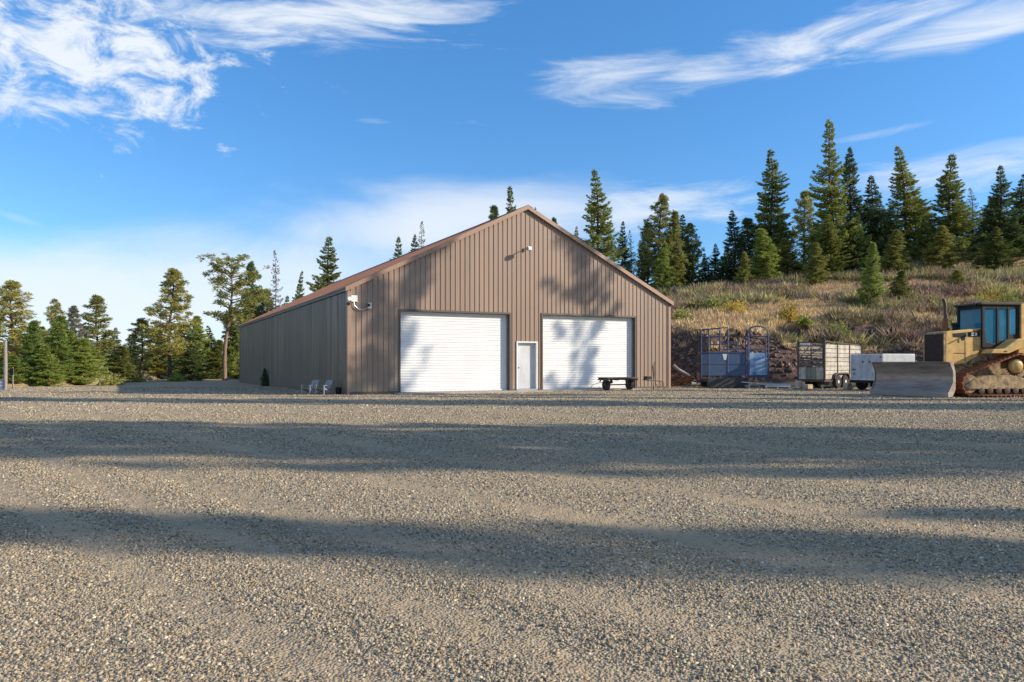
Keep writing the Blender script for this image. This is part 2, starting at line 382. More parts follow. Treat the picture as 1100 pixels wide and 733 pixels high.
def axis(lo, hi, st, far_lo, far_hi):
    a = list(np.arange(lo, hi+1e-6, st)); s = st; x = lo; left = []
    while x > far_lo: s *= 1.35; x -= s; left.append(x)
    s = st; x = hi; right = []
    while x < far_hi: s *= 1.35; x += s; right.append(x)
    return np.array(left[::-1]+a+right)
grid_object('ground', axis(-60,75,0.6,-2500,2500), axis(-38,110,0.6,-2000,3000), terrain, M['terrain'])
def track_dirt(X, Y):
    """0..1: how worn the gravel is along the diagonal wheel tracks"""
    c, s_ = math.cos(R(43)), math.sin(R(43))
    u = X*c + Y*s_           # across the tracks
    v = -X*s_ + Y*c
    u = u + 0.25*np.sin(v*0.22) 
    out = np.zeros(np.shape(X))
    for u0, w in ((1.7,0.22),(2.5,0.2),(3.3,0.28),(4.9,0.32),(6.6,0.35),(8.4,0.4),(11,0.5),(13.5,0.5)):
        out = np.maximum(out, np.exp(-((u-u0)/w)**2)*(0.85+0.7*vnoise(u*2,v,2.2,21)))
    return np.clip(out,0,1)
def yard_z(X, Y):
    d = sdf(X,Y)
    z = gbase(X,Y) + 0.014*vnoise(X,Y,2.4,14) + 0.02*vnoise(X,Y,9,15) - 0.018*track_dirt(X,Y)
    return z - 0.25*ss(0.6,2.5,d) - 0.03*0
xs = np.concatenate([np.arange(-60,-16,0.8), np.arange(-16,16,0.16), np.arange(16,74,0.8)])
ys = np.concatenate([np.arange(-37,1,1.0), np.arange(1,18,0.16), np.arange(18,108,0.6)])
o = grid_object('gravel_yard', xs, ys, yard_z, M['gravel'])
co_ = np.empty(len(o.data.vertices)*3, np.float32); o.data.vertices.foreach_get('co', co_); co_ = co_.reshape(-1,3)
td = track_dirt(co_[:,0].astype(float), co_[:,1].astype(float))*.9
at_ = o.data.color_attributes.new('tint','FLOAT_COLOR','POINT'); cc_ = np.ones((len(td),4),np.float32); cc_[:,:3] = td[:,None]; at_.data.foreach_set('color', cc_.ravel())
# drop yard faces that lie well outside its outline
import bmesh
bm = bmesh.new(); bm.from_mesh(o.data)
cs = np.array([f.calc_center_median()[:2] for f in bm.faces]); dd = sdf(cs[:,0], cs[:,1])
bm.faces.ensure_lookup_table()
bmesh.ops.delete(bm, geom=[f for f,q in zip(bm.faces, dd) if q > 1.8], context='FACES')
bm.to_mesh(o.data); bm.free()

# ------------------------------------------------------------------ loose gravel stones
def stones(name, n, ylo, yhi, smin, smax, wk=0.92):
    # uniform over the wedge in front of the lens, thinner with distance
    u = rng.random(n*2); Y = np.sqrt(ylo**2+u*(yhi**2-ylo**2)); X = (rng.random(n*2)*2-1)*(wk*Y+0.8)
    keep = rng.random(n*2) > 0.85*track_dirt(X,Y)+.15*ss(-.1,.5,vnoise(X,Y,1.6,50))
    X = X[keep][:n]; Y = Y[keep][:n]; n = len(X)
    sz = smin*(smax/smin)**(rng.random(n)**1.7)
    base = np.array([(-1,-1,-1),(1,-1,-1),(1,1,-1),(-1,1,-1),(-1,-1,1),(1,-1,1),(1,1,1),(-1,1,1)],float)
    P = base[None]*(0.5+0.55*(rng.random((n,8,3))-0.5))
    P[:,4:,:2] *= (0.40+0.55*rng.random((n,1,1)))
    P *= np.stack([0.8+0.5*rng.random(n), 0.65+0.4*rng.random(n), 0.45+0.35*rng.random(n)],1)[:,None,:]
    # random tilt + spin
    a = rng.random(n)*2*np.pi; t = (rng.random(n)-0.5)*1.1
    ct, st = np.cos(t)[:,None], np.sin(t)[:,None]
    y2 = P[:,:,1]*ct-P[:,:,2]*st; z2 = P[:,:,1]*st+P[:,:,2]*ct
    ca, sa = np.cos(a)[:,None], np.sin(a)[:,None]
    x3 = P[:,:,0]*ca-y2*sa; y3 = P[:,:,0]*sa+y2*ca
    V = np.stack([x3,y3,z2],2)*sz[:,None,None]
    V[:,:,0] += X[:,None]; V[:,:,1] += Y[:,None]; V[:,:,2] += (yard_z(X,Y)+sz*0.12)[:,None]
    fb = np.array([(4,5,6,7),(0,1,5,4),(1,2,6,5),(2,3,7,6),(3,0,4,7)])
    Fc = (np.arange(n)*8)[:,None,None]+fb[None]
    pal = np.array([(0.42,0.355,0.26),(0.50,0.415,0.29),(0.33,0.295,0.24),(0.16,0.15,0.135),(0.60,0.52,0.39),(0.40,0.29,0.17),(0.70,0.62,0.48)])
    ci = rng.choice(len(pal), n, p=[.24,.2,.18,.17,.07,.11,.03])
    col = pal[ci]*(0.62+0.42*rng.random((n,1)))*np.array([1.0,.965,.885])
    tint = np.repeat(col, 8, axis=0)
    me = raw_mesh(name, V.reshape(-1,3), Fc.reshape(-1,4), tint=tint)
    o = link_mesh(name, me, M['stone'])
    tag(o, 'loose crushed grey and tan stones strewn over the gravel yard', 'gravel', kind='stuff')
    return o
stones('gravel_stones', 185000, 2.3, 6.2, 0.005, 0.0175)
s2 = stones('gravel_stones', 170000, 6.2, 12.0, 0.0075, 0.022)
tag(s2, 'loose stones crossed by the nearest tree shadow in the gravel yard')
s3 = stones('gravel_stones', 125000, 19.5, 44.0, 0.022, 0.050)
tag(s3, 'distant loose stones of the gravel yard in front of the barn')
so = stones('gravel_stones', 125000, 12.0, 19.5, 0.013, 0.033)
tag(so, 'finer looking loose stones covering the gravel yard towards the barn')

# ------------------------------------------------------------------ barn
AX, AY = -6.58, 30.4; BA = math.atan2(0.46,0.888); W = 16.3; LN = 30.9
EH = 4.30; AH = 8.28; SL = (AH-EH)/(W/2); SH = -0.0065
def bw(s, t):
    c, n = math.cos(BA), math.sin(BA)
    return AX+s*c-t*n, AY+s*n+t*c
barn = thing('metal_barn', 'large tan ribbed metal barn with brown gable roof and two white overhead doors', 'barn', (AX,AY,0), BA)
def rib_panel(name, length, top, m, placef, holes=(), z0=-0.25, phase=0.0, pitch=0.2286, rh=0.026, parent=barn):
    """ribbed sheet along u; placef(u, out, z) -> local xyz; holes: (u0,u1,z0,z1)"""
    pts = []
    k = 0; u = phase
    prof = [(0.0,0),(0.013,rh),(0.034,rh),(0.047,0)]
    us = [(0,0)]
    while u < length:
        for du,h in prof:
            if 0 < u+du < length: us.append((u+du,h))
        u += pitch
    us.append((length,0))
    def hat(x):
        for (a,ha),(b,hb) in zip(us[:-1],us[1:]):
            if a <= x <= b: return ha+(hb-ha)*(x-a)/max(b-a,1e-9)
        return 0
    ex = []
    for h in holes: ex += [h[0],h[1]]
    if top == 'gable': ex.append(length/2)
    for x in ex: us.append((x,hat(x)))
    us = sorted(set(us))
    T = (lambda x: EH+min(x,length-x)*SL) if top == 'gable' else (lambda x: top(x) if callable(top) else top)
    mb = MB()
    for (a,ha),(b,hb) in zip(us[:-1],us[1:]):
        if b-a < 1e-6: continue
        mid = (a+b)/2; spans = [(z0,None)]
        for h in holes:
            if h[0] < mid < h[1]:
                spans = ([(z0,h[2])] if h[2] > z0 else []) + [(h[3],None)]
        for lo,hi in spans:
            za = T(a) if hi is None else hi; zb = T(b) if hi is None else hi
            mb.add([placef(a,ha,lo),placef(b,hb,lo),placef(b,hb,zb),placef(a,ha,za)],[(0,1,2,3)])
    return mb.build(name, m, parent)
D1 = (2.19,7.27,0.06,3.43); D2 = (8.98,14.15,0.06,3.47); DD = (7.62,8.70,0.08,2.24)
rib_panel('wall', W, 'gable', M['siding'], lambda u,o,z: (u,-o,z), holes=[D1,D2,DD], phase=0.09)
rib_panel('wall', LN, EH, M['siding_shaded'], lambda u,o,z: (-o,u,z+SH*u), phase=0.1, z0=-0.5)
rib_panel('wall', LN, EH, M['siding'], lambda u,o,z: (W+o,u,z+SH*u), phase=0.1, z0=-0.5)
rib_panel('wall', W, 'gable', M['siding'], lambda u,o,z: (u,LN+o,z+SH*LN), phase=0.1, z0=-0.5)
# roof: two ribbed slopes with overhangs
oe, orr = 0.12, 0.12
mb = MB()
us = []
u = -orr
while u < LN+orr:
    us += [(u,0),(u+0.02,0.02),(u+0.05,0.02),(u+0.07,0)]; u += 0.3048
for side in (0,1):
    for (a,ha),(b,hb) in zip(us[:-1],us[1:]):
        def pt(u,h,e,lo=0):
            x = -oe if e == 0 else W/2
            z = EH+x*SL+0.05+h-lo
            X = x if side == 0 else W-x
            return (X,u,z+SH*u)
        mb.add([pt(a,ha,0),pt(b,hb,0),pt(b,hb,1),pt(a,ha,1)],[(0,1,2,3)])
    # underside
    mb.add([pt(-orr,0,0,.05),pt(LN+orr,0,0,.05),pt(LN+orr,0,1,.05),pt(-orr,0,1,.05)],[(0,1,2,3)])
mb.build('roof', M['roof'], barn)
for t0,t1 in ((-orr-0.03,-orr),(LN+orr,LN+orr+0.03)):
    mb = MB()
    for side in (0,1):
        f = (lambda x: x) if side == 0 else (lambda x: W-x)
        xa, xb = -oe-0.02, W/2
        def q(x, dz, t): return (f(x), t, EH+x*SL+dz+SH*t)
        p = [q(xa,-0.10,t0),q(xb,-0.10,t0),q(xb,0.09,t0),q(xa,0.09,t0),q(xa,-0.10,t1),q(xb,-0.10,t1),q(xb,0.09,t1),q(xa,0.09,t1)]
        mb.add(p, [(0,3,2,1),(4,5,6,7),(0,1,5,4),(1,2,6,5),(2,3,7,6),(3,0,4,7)])
    mb.build('roof_trim', M['trim'], barn)
mb = MB()   # ridge cap
for s_ in (-1,1):
    mb.add([(W/2,-orr-.04,AH+.10),(W/2+s_*.25,-orr-.04,AH+.10-.25*SL),(W/2+s_*.25,LN+orr,AH+.10-.25*SL+SH*LN),(W/2,LN+orr,AH+.10+SH*LN)],[(0,1,2,3)])
mb.build('ridge_cap', M['roof'], barn)
for xe, sg in ((0,-1),(W,1)):
    mb = MB(); x0 = xe+sg*0.035; x1 = xe+sg*0.10
    a, b_ = min(x0,x1), max(x0,x1)
    vs = [(a,-.1,EH-.14),(b_,-.1,EH-.14),(b_,LN+.1,EH-.14+SH*LN),(a,LN+.1,EH-.14+SH*LN),(a,-.1,EH-.0),(b_,-.1,EH-.0),(b_,LN+.1,EH-.0+SH*LN),(a,LN+.1,EH-.0+SH*LN)]
    mb.add(vs, [(0,3,2,1),(4,5,6,7),(0,1,5,4),(1,2,6,5),(2,3,7,6),(3,0,4,7)])
    mb.build('eave_trim', M['dark_trim'], barn)
for xe, sg in ((0,-1),(W,1)):
    for te, tg in ((0,-1),(LN,1)):
        mb = MB()
        xa = sorted((xe+sg*.038, xe-sg*.10)); ta = sorted((te+tg*.034, te+tg*.040)); mb.box((xa[0],ta[0],-.5),(xa[1],ta[1],EH-.15+SH*te))
        xb = sorted((xe+sg*.034, xe+sg*.040)); tb = sorted((te+tg*.034, te-tg*.10)); mb.box((xb[0],tb[0],-.5),(xb[1],tb[1],EH-.15+SH*te))
        mb.build('corner_trim', M['trim'], barn)
# base trim, thin dark line at the foot of the front wall
for a,b_ in ((0.05,2.1),(7.35,7.55),(8.77,8.9),(14.23,W-.05)): MB().box((a,-.045,0.0),(b_,-.034,0.10)).build('base_trim', M['dark_trim'], barn)
def overhead(D, lab):
    u0,u1,z0,z1 = D; rec = 0.21
    root_mb = MB(); pitch = 0.112
    z = z0+0.06
    prof = [(0,0.0),(0.010,-0.008),(0.035,-0.014),(0.065,-0.014),(0.092,-0.008),(0.104,0.0)]
    pts = []
    while z < z1:
        for dz,dy in prof:
            if z+dz <= z1: pts.append((z+dz, rec+dy))
        z += pitch
    pts.append((z1, rec))
    for (za,ya),(zb,yb) in zip(pts[:-1],pts[1:]):
        root_mb.add([(u0+.0,ya,za),(u1-.0,ya,za),(u1,yb,zb),(u0,yb,zb)],[(0,1,2,3)])
    d = root_mb.build('overhead_door', M['white_door'], barn, label=lab)
    MB().box((u0+.01,rec-.04,z0-.04),(u1-.01,rec+.02,z0+.058)).build('bottom_bar', M['white_metal'], d)
    mb = MB()
    mb.box((u0-.07,-.042,z0-.06),(u0+.001,rec+.03,z1+.0)); mb.box((u1-.001,-.042,z0-.06),(u1+.07,rec+.03,z1+.0))
    mb.box((u0-.07,-.042,z1+.001),(u1+.07,rec+.03,z1+.08))
    mb.build('door_frame', M['dark_trim'], d)
    for uu in (u0+.002, u1-.052): MB().box((uu,rec-.07,z0),(uu+.05,rec-.028,z1-.002)).build('guide_rail', M['galv'], d)
overhead(D1, 'white ribbed overhead door on the left, dappled with shadow at its left side')
overhead(D2, 'white ribbed overhead door on the right of the entry door')
u0,u1,z0,z1 = DD
ed = MB().box((u0+.07,.12,z0+.03),(u1-.07,.165,z1-.07)).build('entry_door', M['entry_door'], barn, bevel=.005)
mb = MB().box((u0+.001,-.05,z0),(u0+.069,.17,z1-.001)); mb.box((u1-.069,-.05,z0),(u1-.001,.17,z1-.001)); mb.box((u0+.07,-.05,z1-.069),(u1-.07,.17,z1-.001))
mb.build('door_frame', M['white_metal'], ed)
MB().box((u0,-.06,-.02),(u1,.17,z0+.025)).build('threshold', M['galv'], ed)
mb = MB().lathe((u0+.15,.09,1.05),1,[(-.06,.02),(-.05,.035),(-.02,.035),(0,.015),(.03,.015)],12); mb.build('door_knob', M['steel_dark'], ed, smooth=True)
MB().lathe((u0+.15,.11,1.2),1,[(-.02,.02),(.008,.02)],10).build('deadbolt', M['steel_dark'], ed)
mb = MB()   # concrete strip at the doors
o = MB().box((1.9,-0.9,-.12),(14.5,.24,.035)).build('concrete_apron', mat('concrete',(0.40,0.37,0.33),0.9,vscale=2,base2=(0.30,0.28,0.25),bump=.3))
o.location = (AX,AY,0); o.rotation_euler = (0,0,BA); tag(o, kind='structure')

# wall fixtures
def wl(s, t, z):
    x,y = bw(s,t); return (x,y,z)
fl = thing('floodlight', 'small floodlight on an arm high below the gable peak', 'lamp', wl(8.0,-.03,6.35), BA)
MB().box((-.06,-.03,-.08),(.06,.0,.08)).build('mounting_plate', M['steel_dark'], fl, bevel=.005)
MB().tube([(0,-.02,0),(0,-.2,.04),(0,-.42,.02)],.022,8).build('arm', M['galv'], fl)
MB().prism([(-.38,-.07),(-.38,.05),(-.55,.09),(-.58,-.02),(-.55,-.09)],0,-.1,.1).build('lamp_head', M['galv'], fl, bevel=.006)
MB().box((-.085,-.60,-.075),(.085,-.585,.06)).build('lens', M['white_metal'], fl)
sc = thing('security_light', 'white twin head security light on the barn corner, fed by curved conduit', 'lamp', wl(.22,-.03,3.75), BA)
MB().box((-.12,-.05,-.02),(.14,.0,.24)).build('junction_box', M['white_metal'], sc, bevel=.01)
MB().lathe((-.24,-.17,.08),1,[(-.12,.085),(-.06,.09),(.02,.06),(.06,.03)],14).build('lamp_head', M['white_metal'], sc, smooth=True)
MB().lathe((-.27,-.10,-.12),1,[(-.14,.07),(-.06,.075),(0,.05),(.05,.03)],14).build('sensor_head', M['black'], sc, smooth=True)
MB().bar((-.1,-.03,.1),(-.24,-.1,.06),.03).build('bracket', M['white_metal'], sc)
MB().tube([(-.02,-.045,-.02),(.02,-.045,-.18),(.16,-.045,-.31),(.34,-.045,-.34),(.52,-.045,-.28),(.60,-.045,-.14)],.022,8).build('conduit', M['galv'], sc, smooth=True)
sb = thing('switch_box', 'small grey metal outlet box beside the barn corner light', 'outlet box', wl(.86,-.03,3.58), BA)
MB().box((-.08,-.09,-.12),(.08,0,.14)).build('box_body', M['galv'], sb, bevel=.01)
MB().box((-.10,-.14,-.02),(-.0,-.095,.08)).build('cover_flap', M['black'], sb, bevel=.008)

# ------------------------------------------------------------------ foliage generators
def kites(P, D, Lh, Wd, jitter=0.4):
    """P (n,3) root points, D (n,3) directions; returns V,F of slender kite quads"""
    n = len(P)
    D = D + rng.normal(0,jitter,(n,3)); D /= np.linalg.norm(D,axis=1)[:,None]+1e-9
    U = rng.normal(0,1,(n,3)); A = np.cross(D,U); A /= np.linalg.norm(A,axis=1)[:,None]+1e-9
    Lh = np.broadcast_to(Lh,(n,))[:,None]; Wd = np.broadcast_to(Wd,(n,))[:,None]
    V = np.stack([P, P+D*Lh*.45+A*Wd, P+D*Lh, P+D*Lh*.45-A*Wd],1)
    Fc = (np.arange(n)*4)[:,None]+np.arange(4)[None]
    return V.reshape(-1,3), Fc
def join(parts):
    Vs, Fs, o = [], [], 0
    for V,Fc in parts: Vs.append(V); Fs.append(Fc+o); o += len(V)
    return np.concatenate(Vs), np.concatenate(Fs)
def make_conifer(kind, seed):
    """returns (crown mesh, trunk mesh) for a 12 m tree of half-width 2.2"""
    global rng
    keep = rng; rng = np.random.default_rng(seed*101+hash_kind[kind]); r = rng
    H = 12.0; Rm = 2.2
    cfg = {'fir':(0.04,46,8,-.08,1.0), 'narrow':(0.03,54,8,-.15,1.0), 'pine':(0.22,34,5,.22,0.55), 'open':(0.42,22,4,.3,.45),
           'bushy':(0.02,40,7,.45,.7), 'sparse':(0.12,40,5,-.1,1.0)}[kind]
    b0, nw, nb, rise, expo = cfg
    trunk = MB()
    lean = r.normal(0,.12,2)
    def tc(z): return np.array([lean[0]*(z/H)**2*2+0.08*math.sin(z*.7+seed), lean[1]*(z/H)**2*2+.08*math.cos(z*.6+seed), z])
    tr0 = {'fir':.15,'narrow':.15,'pine':.14,'open':.14,'bushy':.12,'sparse':.09}[kind]
    zs = np.linspace(-.3,H*.985,12)
    trunk.tube([tc(z) for z in zs], [tr0*(1-max(z,0)/H)**.8+.012+(.05 if z<.2 else 0) for z in zs], 7)
    P, D, Ls, Ws = [], [], [], []
    for w in range(nw):
        f = (w+r.random()*.8)/nw
        if kind in ('pine','open'): f = f**0.9
        z0_ = H*(b0+(1-b0)*f)
        if kind == 'pine': prof = (1-f)**.62*(0.55+.45*min(1,f*4+.25))
        elif kind == 'open': prof = math.sqrt(max(0,1-((f-.35)/.68)**2))*(.55+.65*r.random())
        elif kind == 'bushy': prof = (1-f)**.75*(.72+.28*min(1,f*6+.2))
        elif kind == 'narrow': prof = (1-f)**.85*(.85+.25*math.sin(f*17+seed*2))
        else: prof = (1-f)**.95*(.95+.16*math.sin(f*21+seed*3))
        k = max(3, int(round(nb*(.6+.5*r.random()))))
        a0 = r.random()*6.28
        for j in range(k):
            if r.random() < {'fir':.05,'narrow':.07,'pine':.22,'open':.3,'bushy':.06,'sparse':.3}[kind]: continue
            a = a0+6.283*j/k+r.normal(0,.3)
            if kind in('fir','narrow','bushy') and math.sin(a*1.0+f*11+seed*2)+.5*math.sin(2*a-f*23+seed) > 1.05: continue
            L = Rm*prof*((0.62+.5*r.random()) if kind not in('fir','narrow') else (.55+.62*r.random()**.8)*(1+.16*math.sin(a*2+seed+f*5))) + .07
            if kind in ('pine','open') and r.random()<.12: L *= 1.25
            ri = rise + (.35*f if kind in ('fir','narrow','sparse') else .25*f) + r.normal(0,.09)
            dz = math.sin(ri); dh = math.cos(ri)
            d = np.array([math.cos(a)*dh, math.sin(a)*dh, dz]); side = np.array([-math.sin(a), math.cos(a), 0])
            z = min(H*.985, z0_+r.normal(0,.07+.10*(1-f))); c0 = tc(z)
            tip = c0+d*L; 
            if kind in ('fir','narrow','sparse'): curve = lambda q: -.13*L*math.sin(q*3.14)*1 + .16*L*q*q
            else: curve = lambda q: .10*L*q*q
            if L > .4:
                trunk.tube([c0, c0+d*L*.5+np.array([0,0,curve(.5)]), c0+d*L*.92+np.array([0,0,curve(.92)])], [.035+.012*L,.022,.008], 4, caps=False)
            if kind in ('fir','narrow','sparse'):
                m = int((26 if kind=='sparse' else 66)*L*(1.0))+5
                q = .12+.9*r.random(m)**.75
                wv = (r.random(m)*2-1)*(.26*L*(1.08-q)*1.2+.03)
                pts = c0+d*L*q[:,None]+side*wv[:,None]
                pts[:,2] += np.array([curve(x) for x in q]) - np.abs(wv)*.3 - .10*r.random(m)
                dd = d*0.9+side*np.sign(wv)[:,None]*.55+np.array([0,0,-.25])
                P.append(pts); D.append(dd); Ls.append(np.full(m,.15+.13*(1-f))*(0.8+.5*r.random(m))); Ws.append(np.full(m,.032+.014*(kind!='sparse')*(1-f*.5)))
            else:
                # needle tufts at branch ends
                nt = max(2,int(L*(3.4 if kind=='bushy' else 3.0)))+1
                for t in range(nt):
                    q = (.35 if kind!='bushy' else .2)+(.7 if kind!='bushy' else .85)*r.random()
                    cpt = c0+d*L*q+side*r.normal(0,.20*L*(1.1-q)+.05)+np.array([0,0,curve(q)+r.normal(0,.10)])
                    m = 26 if kind != 'bushy' else 24
                    dr = r.normal(0,1,(m,3)); dr[:,2] = dr[:,2]*.7+.45; dr /= np.linalg.norm(dr,axis=1)[:,None]
                    rad = .16 if kind != 'bushy' else .13
                    P.append(cpt+dr*rad*r.random((m,1))); D.append(dr+d*.4); Ls.append(np.full(m,.24)*(.8+.5*r.random(m))); Ws.append(np.full(m,.034))
    P.append(np.repeat(tc(H)[None],14,0)+r.normal(0,.03,(14,3))-np.array([0,0,.25])); D.append(np.repeat([[0,0,1.]],14,0)); Ls.append(np.full(14,.35)); Ws.append(np.full(14,.03))
    V, Fc = kites(np.concatenate(P), np.concatenate(D), np.concatenate(Ls), np.concatenate(Ws), .28)
    me = raw_mesh('crown', V, Fc)
    tm = bpy.data.meshes.new('trunk'); tm.from_pydata(trunk.v,[],trunk.f); tm.update()
    for p in tm.polygons: p.use_smooth = True
    rng = keep
    return me, tm
hash_kind = {'fir':1,'narrow':2,'pine':3,'open':4,'bushy':5,'sparse':6}
PROTO = {}
def proto(kind, var, leaf, bark):
    key = (kind,var,leaf,bark)
    if key not in PROTO:
        base = (kind,var)
        if base not in PROTO: PROTO[base] = make_conifer(kind,var)
        c, t = PROTO[base]; c = c.copy(); t = t.copy()
        c.materials.clear(); t.materials.clear(); c.materials.append(M[leaf]); t.materials.append(M[bark])
        PROTO[key] = (c,t)
    return PROTO[key]
def tree_at(x, y, h, r, kind, var, leaf, label, group, rz=None, bark='bark', name=None, cat='tree'):
    nm = name or {'fir':'fir_tree','narrow':'fir_tree','pine':'pine_tree','open':'pine_tree','bushy':'young_pine_tree','sparse':'bare_conifer'}[kind]
    var = var+3*random.choice((0,1)) if kind in('fir','pine','bushy','narrow') else var
    z = tz(x,y)
    t = thing(nm, label, cat, (x,y,z-.05), random.random()*6.28 if rz is None else rz, group)
    c, tr = proto(kind,var,leaf,bark)
    t.rotation_euler = (R(random.gauss(0,1.3)),R(random.gauss(0,1.3)),t.rotation_euler[2])
    t.scale = (r/2.2, r/2.2, h/12.0)
    for me, n in ((tr,'trunk'),(c,'crown')):
        o = bpy.data.objects.new(n, me); COL.objects.link(o); o.parent = t
    return t
def tree_px(px, top, wpx, depth, kind, var, leaf, label, group='conifers', **k):
    """place a tree by where it stands in the photo"""
    x = (px-550)/F*depth; z = tz(x,depth)
    h = (HZ-top)/F*depth+CZ-z+.05
    r = wpx/2/F*depth*(1.20 if kind in('fir','narrow') else 1.10)
    return tree_at(x, depth, h, r, kind, var, leaf, label, group, **k)

GR = 'conifers along the hillside ridge'; GL = 'trees at the left edge of the yard'; GB = 'treetops showing behind the barn roof'; GS='young trees and shrubs on the slope'
T = tree_px
# far left group
T(12,303,62,50,'pine',1,'leaf_pine','tall open pine at the far left edge of the photo',GL,bark='bark_pale')
T(36,346,46,46,'bushy',1,'leaf_young','bushy yellow green young pine second from the left edge',GL)
T(13,382,34,44.5,'bushy',2,'leaf_young','low bright green young pine beside the pale post at left',GL)
T(62,340,46,48,'bushy',3,'leaf_young','bushy young pine with rounded top left of the grey tipped pine',GL)
T(84,330,32,56,'pine',1,'leaf_grey','thin greyish pine top between bushy young pines at left',GL)
T(105,319,46,58,'pine',2,'leaf_pine','full dark green pine, tallest of the cluster at left',GL)
T(90,364,44,50,'bushy',2,'leaf_young','yellow green young pine in front of the full dark pine',GL)
T(50,372,40,46,'bushy',1,'leaf_young','low bright young pine at the gravel edge, left of centre of its cluster',GL)
T(122,352,26,75,'fir',2,'leaf_dark','small dark fir behind the right end of the left cluster',GL)
T(128,372,42,58,'bushy',3,'leaf_olive','round dark olive bush pine standing alone at the gravel edge',GL)
T(152,343,42,64,'pine',3,'leaf_pine','medium pine just left of the tall reddish trunked pine',GL)
T(181,290,60,62,'pine',1,'leaf_pine','tall pine with bare reddish trunk left of the barn',GL)
T(206,362,40,66,'fir',3,'leaf_dark','small dark spreading fir between the two tall pines',GL)
T(222,368,24,74,'bushy',2,'leaf_pine','little pine behind the small dark fir',GL)
T(241,277,64,66,'open',2,'leaf_pine','tall open crowned pine with pale bare trunk beside the barn',GL,bark='bark_pale')
T(254,352,26,70,'bushy',1,'leaf_young','yellow green young pine touching the far corner of the barn',GL)
T(229,350,30,82,'fir',1,'leaf_fir','slim fir behind the open crowned pine',GL)
T(163,372,30,78,'fir',2,'leaf_dark','short dark fir behind the medium pine',GL)
# behind barn, left slope
T(275,283,34,74,'pine',2,'leaf_dark','dark rounded pine rising behind the far end of the roof',GB)
T(298,270,30,76,'sparse',1,'leaf_dead','reddish brown dying conifer behind the barn roof',GB)
T(316,291,26,78,'fir',1,'leaf_fir','small green fir right of the reddish dying conifer',GB)
T(262,330,30,80,'fir',3,'leaf_fir','low fir left of the dark rounded pine behind the barn',GB)
T(350,254,54,74,'fir',2,'leaf_fir','broad green fir behind the left roof slope',GB)
T(428,254,36,84,'fir',3,'leaf_fir','left of three small treetops over the left roof slope',GB)
T(443,252,32,86,'fir',1,'leaf_dark','middle of three small treetops over the left roof slope',GB)
T(456,238,34,84,'sparse',2,'leaf_grey','thin grey treetop, right of three over the left roof slope',GB)
T(529,223,30,88,'pine',3,'leaf_dark','small dark treetop left of the gable peak',GB)
T(551,201,40,88,'fir',2,'leaf_dark','pointed treetop just left of the gable peak',GB)
T(574,222,20,92,'fir',1,'leaf_dark','tiny treetop just right of the gable peak',GB)
T(597,235,24,88,'pine',1,'leaf_dark','low pine top over the upper right roof slope',GB)
T(613,243,24,86,'fir',3,'leaf_fir','low fir top left of the large fir behind the roof',GB)
T(646,184,54,78,'fir',1,'leaf_fir','large full fir rising behind the right roof slope',GB)
T(668,238,26,84,'fir',3,'leaf_dark','dark fir tucked against the right side of the large fir',GB)
T(679,248,26,82,'sparse',3,'leaf_fir','thin bluish fir right of the large fir behind the roof',GB)
# ridge
T(704,212,42,80,'pine',2,'leaf_pine','tall dark pine, left of the twin tops right of the roof',GR)
T(722,228,40,79,'bushy',1,'leaf_olive','rounded olive tree, right of the twin tops right of the roof',GR)
T(712,262,34,76,'bushy',3,'leaf_young','yellow green young pine in front of the twin tops',GR)
T(745,241,30,80,'pine',3,'leaf_dark','dark pine right of the twin tops on the ridge',GR)
T(757,272,22,84,'fir',3,'leaf_dark','small dark fir in the gap left of the slim bluish fir',GR)
T(768,262,22,82,'fir',2,'leaf_fir','slim bluish fir standing in the gap of the ridge',GR)
T(790,226,38,80,'fir',3,'leaf_dark','medium dark fir left of the tall fir on the ridge',GR)
T(828,163,56,82,'narrow',1,'leaf_fir','second tallest fir on the ridge with a pointed top',GR)
T(822,246,46,75,'bushy',2,'leaf_young','light green bushy pine at the foot of the second tallest fir',GR)
T(846,256,40,78,'bushy',3,'leaf_olive','olive bushy pine between two tall firs',GR)
T(862,206,38,85,'pine',1,'leaf_olive','soft olive pine left of the tallest fir',GR)
T(876,240,30,80,'bushy',1,'leaf_young','pale young pine against the tallest fir',GR)
T(897,127,52,78,'narrow',2,'leaf_fir','tallest fir of the ridge with a narrow spire',GR)
T(911,160,44,80,'narrow',3,'leaf_dark','dark narrow fir close behind the tallest fir',GR)
T(935,187,46,80,'fir',2,'leaf_dark','dark fir right of the tallest fir, lower than its neighbours',GR)
T(956,222,36,78,'fir',3,'leaf_dark','lower dark fir filling the gap left of a tall spire',GR)
T(976,157,52,82,'fir',1,'leaf_fir','tall spired fir, first of the pair above the dozer exhaust',GR)
T(1016,166,56,78,'fir',2,'leaf_fir','tall broad fir, second of the pair above the dozer exhaust',GR)
T(996,230,40,84,'fir',3,'leaf_dark','dark fir filling the gap between the spired pair',GR)
T(1046,203,32,82,'sparse',1,'leaf_grey','thin greyish half bare conifer near the right edge',GR)
T(1054,238,32,86,'fir',1,'leaf_dark','low dark fir behind the half bare conifer',GR)
T(1074,178,42,80,'fir',3,'leaf_dark','dark fir near the right edge of the photo',GR)
T(1096,186,38,82,'narrow',1,'leaf_dark','dark narrow fir cut by the right edge of the photo',GR)
T(1086,232,40,76,'fir',1,'leaf_dark','lower dark fir in front of the two at the right edge',GR)
T(1122,190,44,80,'fir',2,'leaf_dark','dark fir just beyond the right edge of the photo',GR)
T(1150,170,48,84,'narrow',2,'leaf_dark','tall dark fir well beyond the right edge of the photo',GR)
T(1040,250,34,90,'fir',3,'leaf_dark','dark low fir far behind the tall broad fir',GR)
T(925,240,34,86,'fir',1,'leaf_dark','dark low fir far behind the tallest fir',GR)
